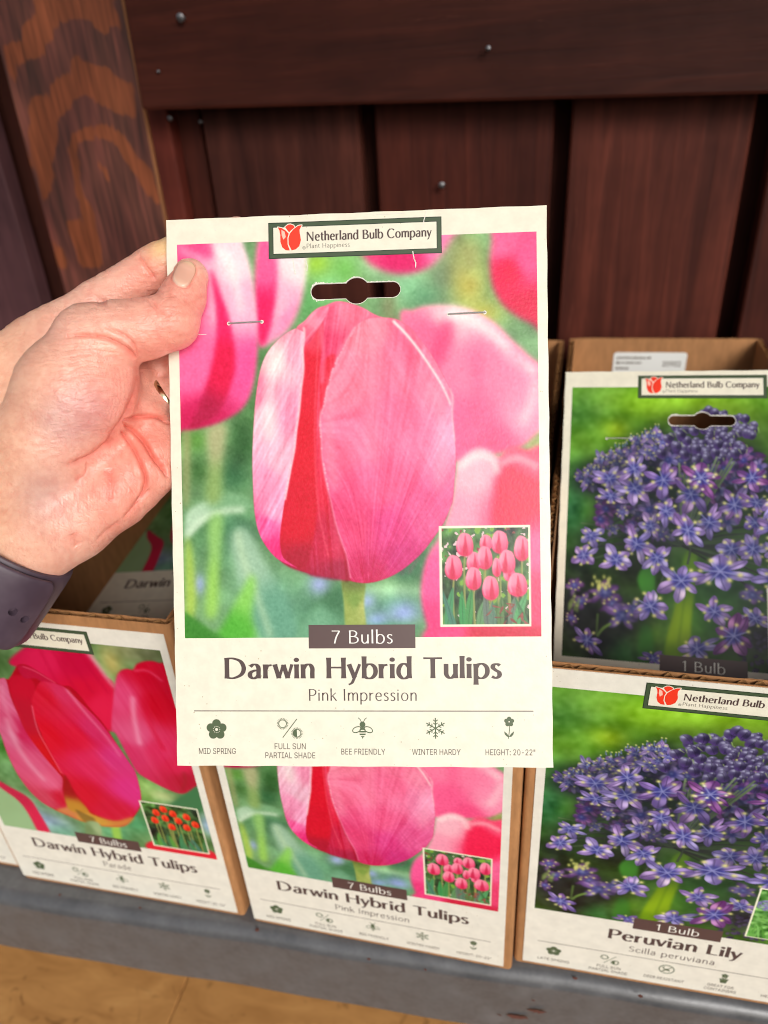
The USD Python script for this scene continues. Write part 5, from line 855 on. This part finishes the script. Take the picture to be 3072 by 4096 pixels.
def surface_nets(F, lo, h):
    """Triangles of the zero surface of a sampled distance field: one vertex in each cell that the surface crosses."""
    S = F < 0; nx, ny, nz = F.shape
    cells = np.zeros((nx - 1, ny - 1, nz - 1), np.uint8)
    for a, b, c in np.ndindex(2, 2, 2): cells += S[a:nx - 1 + a, b:ny - 1 + b, c:nz - 1 + c]
    act = (cells > 0) & (cells < 8); idx = -np.ones(act.shape, np.int64); I = np.argwhere(act); idx[act] = np.arange(len(I))
    acc = np.zeros((len(I), 3)); cnt = np.zeros(len(I)); cor = list(np.ndindex(2, 2, 2))
    for a in cor:
        for ax in range(3):
            if a[ax]: continue
            b = list(a); b[ax] = 1; fa = F[I[:, 0] + a[0], I[:, 1] + a[1], I[:, 2] + a[2]]; fb = F[I[:, 0] + b[0], I[:, 1] + b[1], I[:, 2] + b[2]]
            m = (fa < 0) != (fb < 0); t = np.where(m, fa / np.where(m, fa - fb, 1), 0); p = np.tile(np.array(a, float), (len(I), 1)); p[:, ax] = t
            acc += np.where(m[:, None], p, 0); cnt += m
    V = (I + acc / cnt[:, None]) * h + lo; Fs = []
    for ax in range(3):
        u, v = (ax + 1) % 3, (ax + 2) % 3; s0 = [slice(1, -1)] * 3; s1 = [slice(1, -1)] * 3; s0[ax] = slice(0, -1); s1[ax] = slice(1, None)
        A_, B_ = S[tuple(s0)], S[tuple(s1)]
        E = np.argwhere(A_ != B_); inside = A_[tuple(E.T)]; E = E + 1; E[:, ax] -= 1; du = np.zeros(3, int); dv = np.zeros(3, int); du[u] = 1; dv[v] = 1
        g = lambda o: idx[tuple((E - o).T)]
        q = np.stack([g(du + dv), g(dv), g(0 * du), g(du)], 1); q = np.where(inside[:, None], q, q[:, ::-1]); q = q[(q >= 0).all(1)]; Fs.append(q)
    Q = np.vstack(Fs); return V, np.vstack([Q[:, :3], Q[:, [0, 2, 3]]])
hv = 0.85; lo = np.array([-212.0, -128.0, 248.0]); hi = np.array([-50.0, 84.0, 334.0])
gx, gy, gz = (np.arange(lo[i], hi[i], hv, dtype=np.float32) for i in range(3))
FLD = np.concatenate([hand_sdf(np.stack(np.meshgrid(gx[i:i + 24], gy, gz, indexing='ij'), -1)) for i in range(0, len(gx), 24)], 0)
HV, HF = surface_nets(FLD, lo, hv)
def sdf_normal(P, e=0.4):
    g = np.stack([hand_sdf(P + np.eye(3)[i] * e) - hand_sdf(P - np.eye(3)[i] * e) for i in range(3)], -1); return g / (np.linalg.norm(g, axis=-1, keepdims=True) + 1e-9)
# finer where the palm faces the viewer, so that folds and creases have room
def project(V): return 1536 + FPX * V[:, 0] / V[:, 2], 2048 + FPX * V[:, 1] / V[:, 2]
hm = trimesh.Trimesh(HV, HF, process=False)
fn = hm.face_normals; cxy = project(HV[HF].mean(1)); near = (fn[:, 2] < 0.25) & (cxy[0] > -40) & (cxy[0] < 850) & (cxy[1] > 850) & (cxy[1] < 2760)
HV, HF = trimesh.remesh.subdivide(HV, HF, face_index=np.nonzero(near)[0])[:2]
hm = trimesh.Trimesh(HV, HF, process=False); fn = hm.face_normals; cxy = project(HV[HF].mean(1)); near = (fn[:, 2] < 0.1) & (cxy[0] > 200) & (cxy[0] < 720) & (cxy[1] > 1000) & (cxy[1] < 2200)
HV, HF = trimesh.remesh.subdivide(HV, HF, face_index=np.nonzero(near)[0])[:2]
HV = np.array(HV, float); N = np.concatenate([sdf_normal(HV[i:i + 40000]) for i in range(0, len(HV), 40000)]); HV -= N * np.concatenate([hand_sdf(HV[i:i + 40000]) for i in range(0, len(HV), 40000)])[:, None]
X, Y = project(HV); facing = np.clip(-N[:, 2] * 2 + 0.5, 0, 1)
# folds (px points of the photograph, depth mm, width mm) pressed into the skin
CREASES = [([(262, 1345), (338, 1339), (410, 1348), (458, 1367), (506, 1396), (535, 1424), (546, 1440)], 1.3, 0.9), ([(420, 1309), (482, 1333), (521, 1362), (545, 1400), (548, 1436)], 0.7, 0.8), ([(548, 1436), (552, 1530), (532, 1603), (499, 1677), (463, 1726), (434, 1774), (376, 1822), (309, 1851), (262, 1862)], 1.5, 1.3),
    ([(492, 1677), (511, 1709), (545, 1733), (579, 1771), (617, 1830), (651, 1869), (672, 1912)], 2.3, 0.9), ([(480, 1720), (500, 1745), (530, 1787), (564, 1854), (583, 1907), (579, 1951), (564, 1989), (521, 2037)], 1.5, 0.9), ([(484, 1690), (545, 1672), (603, 1662), (650, 1672), (682, 1694)], 1.9, 1.0),
    ([(550, 1018), (583, 1063), (624, 1120)], 0.7, 0.8), ([(492, 2078), (540, 2024), (575, 1985), (600, 1955)], 0.8, 0.9), ([(386, 2163), (434, 2119), (480, 2085)], 0.5, 0.9), ([(289, 2134), (300, 2165), (312, 2186)], 0.7, 1.6), ([(612, 1206), (650, 1247), (690, 1262)], 0.4, 0.8), ([(585, 1190), (612, 1226), (640, 1250)], 0.35, 0.6),
    ([(347, 1838), (352, 1870), (336, 1905), (300, 1925)], 0.7, 1.2), ([(440, 1870), (442, 1930), (440, 2010)], 0.7, 2.2), ([(545, 1445), (560, 1520), (556, 1600), (535, 1660)], 0.5, 1.0), ([(590, 1770), (560, 1700)], 0.4, 0.8), ([(200, 1960), (240, 2030), (280, 2100)], 0.3, 1.5), ([(340, 1150), (400, 1200), (430, 1204)], 0.5, 1.5)]
CREASES.append(([(722, 1150), (694, 1136), (682, 1112), (694, 1078), (712, 1050)], 0.35, 0.35)); CREASES.append(([(722, 1150), (752, 1148), (774, 1120), (788, 1086), (781, 1056), (761, 1040)], 0.5, 0.4))
r0 = np.random.default_rng(5)
for k in range(26):          # fine lines: across the ball of the thumb, fanning over the heel of the hand, along the wrist
    if k < 10: y = 1372 + k * 26; CREASES.append(([(230 + 12 * k, y + 8), (330 + 8 * k, y - 6 + r0.uniform(-8, 8)), (470 + 2 * k, y + 14)], 0.16, 0.45))
    elif k < 18: x = 420 + (k - 10) * 15; CREASES.append(([(x + 10, 1460), (x + 22, 1580), (x - 10, 1690)], 0.14, 0.4))
    else: a = k - 18; CREASES.append(([(450 + 10 * a, 1850 + 14 * a), (500 + 6 * a, 1870 + 16 * a), (560, 1930 + 14 * a)], 0.16, 0.45))
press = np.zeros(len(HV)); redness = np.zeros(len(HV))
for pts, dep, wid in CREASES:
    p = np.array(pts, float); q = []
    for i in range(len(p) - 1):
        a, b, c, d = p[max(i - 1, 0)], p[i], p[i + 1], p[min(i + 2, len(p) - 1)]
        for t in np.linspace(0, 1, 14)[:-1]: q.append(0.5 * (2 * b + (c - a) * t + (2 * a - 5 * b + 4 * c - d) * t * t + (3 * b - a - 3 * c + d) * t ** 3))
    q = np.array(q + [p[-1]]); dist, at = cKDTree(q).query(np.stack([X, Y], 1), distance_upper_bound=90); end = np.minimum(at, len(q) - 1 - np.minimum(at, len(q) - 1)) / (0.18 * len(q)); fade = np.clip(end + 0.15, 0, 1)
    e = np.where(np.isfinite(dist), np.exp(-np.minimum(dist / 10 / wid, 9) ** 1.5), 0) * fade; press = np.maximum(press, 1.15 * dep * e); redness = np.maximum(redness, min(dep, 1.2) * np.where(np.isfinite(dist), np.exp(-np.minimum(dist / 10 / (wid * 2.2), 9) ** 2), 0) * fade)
wr = meshkit.fbm(np.stack([X / 46, Y / 15, 0 * X], 1), 4, 3) - 0.5; wr2 = meshkit.fbm(np.stack([X / 14, Y / 60, 0 * X + 9], 1), 4, 8) - 0.5; blendw = np.clip((Y - 1750) / 200, 0, 1)
wr3 = meshkit.fbm(np.stack([X / 24, Y / 7.5, 0 * X + 4], 1), 3, 13) - 0.5; wr4 = meshkit.fbm(np.stack([(X - Y) / 8, (X + Y) / 26, 0 * X + 6], 1), 3, 17) - 0.5; wr = wr + 0.42 * wr3 + 0.3 * wr4; wr2 = wr2 + 0.4 * wr4
rid = np.zeros(len(HV))
for a_, sc, sd in ((0.15, 34, 31), (1.35, 30, 37), (0.75, 40, 41), (2.3, 36, 43)):
    ca_, sa_ = math.cos(a_), math.sin(a_); u_, v_ = X * ca_ + Y * sa_, -X * sa_ + Y * ca_; f_ = meshkit.fbm(np.stack([u_ / 95, v_ / sc, 0 * X + sd], 1), 3, sd); rid = np.maximum(rid, np.exp(-((f_ - 0.5) / 0.012) ** 2) * np.clip((meshkit.noise(np.stack([X / 130, Y / 130, 0 * X + sd], 1), sd) - 0.35) * 3, 0, 1))
HV -= N * (facing * (press + 0.12 * rid + 0.42 * (wr * (1 - blendw) + wr2 * blendw)))[:, None]
# skin: pink pads and folds, paler wrist, a little yellow where the grip presses, faint bluish veins
def bl(x, y, r): return np.exp(-((X - x) ** 2 + (Y - y) ** 2) / (2 * r * r))
skin = np.tile(np.array([230.0, 174.0, 155.0]), (len(HV), 1)); big = meshkit.fbm(np.stack([X / 120, Y / 120, 0 * X], 1), 4, 21)[:, None] - 0.5; fine = meshkit.fbm(np.stack([X / 22, Y / 22, 0 * X], 1), 3, 22)[:, None] - 0.5
pink = np.clip(0.9 * bl(590, 1760, 110) + 0.8 * bl(500, 2000, 130) + 0.9 * bl(640, 1380, 110) + 0.7 * bl(600, 1110, 80) + 0.5 * bl(420, 1640, 120) + 0.6 * bl(790, 1180, 70) + 0.3 * redness, 0, 1.1)[:, None]
skin = skin + pink * np.array([2, -26, -24]) + big * np.array([16, 22, 20]) + fine * np.array([14, 26, 24])
skin += np.clip(0.9 * bl(650, 985, 45), 0, 1)[:, None] * np.array([6, 22, -14]) + np.clip(bl(360, 1640, 80) + bl(240, 1690, 70) + bl(170, 1980, 80), 0, 1)[:, None] * np.array([-14, -4, 6])
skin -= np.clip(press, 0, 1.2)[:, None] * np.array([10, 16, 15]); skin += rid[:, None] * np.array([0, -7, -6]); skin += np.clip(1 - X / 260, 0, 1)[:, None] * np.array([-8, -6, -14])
M_SKIN = mat('skin', {'a': ('attribute', {'attribute': 'tint'}), 'g': ('geometry', {}), 'v': ('voronoi_texture', {'scale': 900.0, 'feature': 'distance_to_edge'}), 'n': ('noise_texture', {'scale': 420.0, 'detail': 5.0, 'roughness': 0.7}), 'mx': ('mix_float', {'fac': 0.55}),
    'b': ('bump', {'strength': 0.42, 'distance': 0.0006}), 'n2': ('noise_texture', {'scale': 130.0, 'detail': 4.0}), 'rr': ('map_range', {'from_min': 0.3, 'from_max': 0.7, 'to_min': 0.3, 'to_max': 0.46}),
    'p': ('principled_bsdf', {'subsurface_weight': 0.22, 'subsurface_radius': (1.0, 0.35, 0.2), 'subsurface_scale': 0.0022, 'specular_ior_level': 0.45})},
    [('a.color', 'p.base_color'), ('g.position', 'v.vector'), ('g.position', 'n.vector'), ('g.position', 'n2.vector'), ('v.distance', 'mx.a'), ('n.fac', 'mx.b'), ('mx.result', 'b.height'), ('b.normal', 'p.normal'), ('n2.fac', 'rr.value'), ('rr.result', 'p.roughness')])
hand = thing('hand', 'left hand pinching the edge of the held packet between thumb and fingers', 'hand')
obj('palm_and_fingers', (world_of(HV), HF), M_SKIN, hand, smooth=True, tint=lin(np.clip(skin, 0, 255)))
# thumb nail: a curved plate on the skin
NB = np.array([(714, 1056), (736, 1045), (760, 1046), (777, 1060), (783, 1086), (770, 1116), (750, 1143), (726, 1148), (702, 1134), (690, 1112), (700, 1080)], float)
nb = []
for i in range(len(NB)):
    a, b, c, d = NB[i - 1], NB[i], NB[(i + 1) % len(NB)], NB[(i + 2) % len(NB)]
    for t in np.linspace(0, 1, 6)[:-1]: nb.append(0.5 * (2 * b + (c - a) * t + (2 * a - 5 * b + 4 * c - d) * t * t + (3 * b - a - 3 * c + d) * t ** 3))
nb = np.array(nb); nc = nb.mean(0); nb = nc + (nb - nc) * 1.06; rings = np.linspace(0, 1, 15); gp = np.array([nc + (q - nc) * s for s in rings for q in nb])
P = np.stack([K(x, y, 262.0) for x, y in gp]); dr = P / np.linalg.norm(P, axis=1, keepdims=True)
for _ in range(60): P = P + dr * np.clip(hand_sdf(P), -2, 4)[:, None] * 0.8
nn = sdf_normal(P); s = np.repeat(rings, len(nb)); P = P + nn * (0.42 - 0.85 * np.clip((s - 0.8) / 0.2, 0, 1) ** 2)[:, None]
n = len(nb); F = np.array([[i * n + j, (i + 1) * n + j, (i + 1) * n + (j + 1) % n, i * n + (j + 1) % n] for i in range(len(rings) - 1) for j in range(n)])
nm = trimesh.Trimesh(world_of(P), np.vstack([F[:, :3], F[:, [0, 2, 3]]]), process=False)
nf = np.asarray(nm.faces); fc = np.cross(nm.vertices[nf[:, 1]] - nm.vertices[nf[:, 0]], nm.vertices[nf[:, 2]] - nm.vertices[nf[:, 0]]).sum(0)
if fc @ FWD > 0: nf = nf[:, ::-1]
u = (gp - nc) @ np.array([0.45, -0.89]) / 52; nt = np.array([222.0, 168, 148]) + np.clip(u[:, None] * 2.2 - 1.3, 0, 1) * np.array([10, 26, 8]) + np.clip((s[:, None] - 0.86) * 8, 0, 1) * np.clip(((gp - nc) @ np.array([0.95, -0.3]))[:, None] / 30, 0, 1) * np.array([-26, -30, -52]) + np.clip(-u[:, None] * 2.5 - 1.2, 0, 1) * np.array([8, 18, 16])
M_NAILSKIN = tinted('finger_nail', 0.24, 0.08, 300.0, 0.5, {'subsurface_weight': 0.3, 'subsurface_scale': 0.001, 'subsurface_radius': (1.0, 0.4, 0.3)})
obj('thumb_nail', (np.asarray(nm.vertices), nf), M_NAILSKIN, hand, smooth=True, tint=lin(np.clip(nt, 0, 255)))

# finger ring: a plain polished band
ra, rb_ = K(650, 1610, 309), K(740, 1558, 310.5); ax_r = unit(rb_ - ra); rc = ra + ax_r * 2.0
e1 = unit(np.cross(ax_r, [0.2, 0.1, 1.0])); e2 = np.cross(ax_r, e1); prof = [(-1.4, -0.05), (-1.3, 0.75), (-0.7, 1.05), (0.7, 1.05), (1.3, 0.75), (1.4, -0.05)]
kk = np.arange(64) * 2 * np.pi / 64; RV = np.array([rc + ax_r * h + (8.75 + q) * (math.cos(a) * e1 + math.sin(a) * e2) for a in kk for h, q in prof]); n = len(prof)
RF = np.array([[i * n + j, i * n + (j + 1) % n, ((i + 1) % 64) * n + (j + 1) % n, ((i + 1) % 64) * n + j] for i in range(64) for j in range(n)])
rm = trimesh.Trimesh(world_of(RV), np.vstack([RF[:, :3], RF[:, [0, 2, 3]]]), process=False); rm.fix_normals()
tag(UsdGeom.Mesh(stage.GetPrimAtPath(obj('ring', rm, plain('ring_metal', (206, 196, 160), 0.18, 1.0), '/World', smooth=35))).GetPrim(), 'polished metal ring on the ring finger, seen between palm and card edge', 'ring')

# watch band: a soft plum strap round the wrist, its free end lying over it with holes
wc = K(-72, 2274, 300); wa = unit(np.array([-0.56, 0.81, 0.05])); wb = unit(np.array([0.82, 0.57, 0.0]) - wa * (np.array([0.82, 0.57, 0.0]) @ wa)); wd = np.cross(wa, wb); wd = wd if wd[2] < 0 else -wd
def around(th, h, out):
    """A point of the strap: angle th round the wrist from its palm side (towards the little finger), h along the arm, out from the skin."""
    A_, B_ = 29.3 + out, 22.5 + out; return wc + wa * h + wb * (A_ * np.sign(np.sin(th)) * abs(np.sin(th)) ** 0.9) + wd * (B_ * np.sign(np.cos(th)) * abs(np.cos(th)) ** 0.9)
def strap(t0, t1, n, half, o0, o1, closed=False, tip=0.0):
    pr = []
    for a in np.linspace(0, 2 * np.pi, 20, endpoint=False): c_, s_ = math.cos(a), math.sin(a); pr.append((np.sign(c_) * abs(c_) ** 0.35, np.sign(s_) * abs(s_) ** 0.5))
    V = []; ts = np.linspace(t0, t1, n, endpoint=not closed)
    for t in ts:
        w = half
        if tip: q = np.clip((t1 - t) * 30 / tip, 0, 1); w = half - tip * (1 - math.sqrt(max(0, 1 - (1 - q) ** 2)))
        for c_, s_ in pr: V.append(around(t, w * c_, (o0 + o1) / 2 + (o1 - o0) / 2 * s_))
    m = len(pr); F = []
    for i in range(n if closed else n - 1):
        for j in range(m): a, b = i * m + j, i * m + (j + 1) % m; c_, d_ = ((i + 1) % n) * m + j, ((i + 1) % n) * m + (j + 1) % m; F += [[a, b, d_], [a, d_, c_]]
    if not closed:
        V += [np.mean(V[:m], 0), np.mean(V[-m:], 0)]; L = len(V)
        for j in range(m): F += [[L - 2, (j + 1) % m, j], [L - 1, (n - 1) * m + j, (n - 1) * m + (j + 1) % m]]
    t = trimesh.Trimesh(np.array(V), F, process=False); t.fix_normals()
    return t
M_STRAP = mat('plum_silicone', {'g': ('geometry', {}), 'n': ('noise_texture', {'scale': 900.0, 'detail': 3.0}), 'b': ('bump', {'strength': 0.12, 'distance': 0.0004}), 'n2': ('noise_texture', {'scale': 70.0, 'detail': 5.0}), 'r': ('rgb_ramp', {'ramp': [(0.35, lin((66, 52, 64))), (0.62, lin((80, 66, 78)))]}), 'p': ('principled_bsdf', {'roughness': 0.48, 'specular_ior_level': 0.4})},
    [('g.position', 'n.vector'), ('g.position', 'n2.vector'), ('n2.fac', 'r.fac'), ('r.color', 'p.base_color'), ('n.fac', 'b.height'), ('b.normal', 'p.normal')])
watch = thing('watch_band', 'dusky plum silicone watch band with holes round the wrist', 'watch band')
base = strap(0, 2 * np.pi, 120, 18.0, -1.0, 2.6, closed=True); obj('band', (world_of(np.asarray(base.vertices)), base.faces), M_STRAP, watch, smooth=50)
THE = 1.3; free = strap(-1.5, THE, 120, 16.8, 2.65, 5.6, tip=5.0)
cut = []
for th, h in ((1.1, 1.0), (0.88, -1.0), (0.62, -1.0), (0.36, -1.0), (0.1, -1.0)):
    p = around(th, h, 4.2); o = unit(around(th, h, 6) - around(th, h, 0)); cyl = trimesh.creation.cylinder(1.75, 7.0, sections=28); cyl.apply_transform(trimesh.geometry.align_vectors([0, 0, 1], o)); cyl.apply_translation(p); cut.append(cyl)
try: free = trimesh.boolean.difference([free] + cut, engine='manifold')
except Exception as e: print('strap holes', e)
obj('strap_end', (world_of(np.asarray(free.vertices)), np.asarray(free.faces)), M_STRAP, watch, smooth=40)
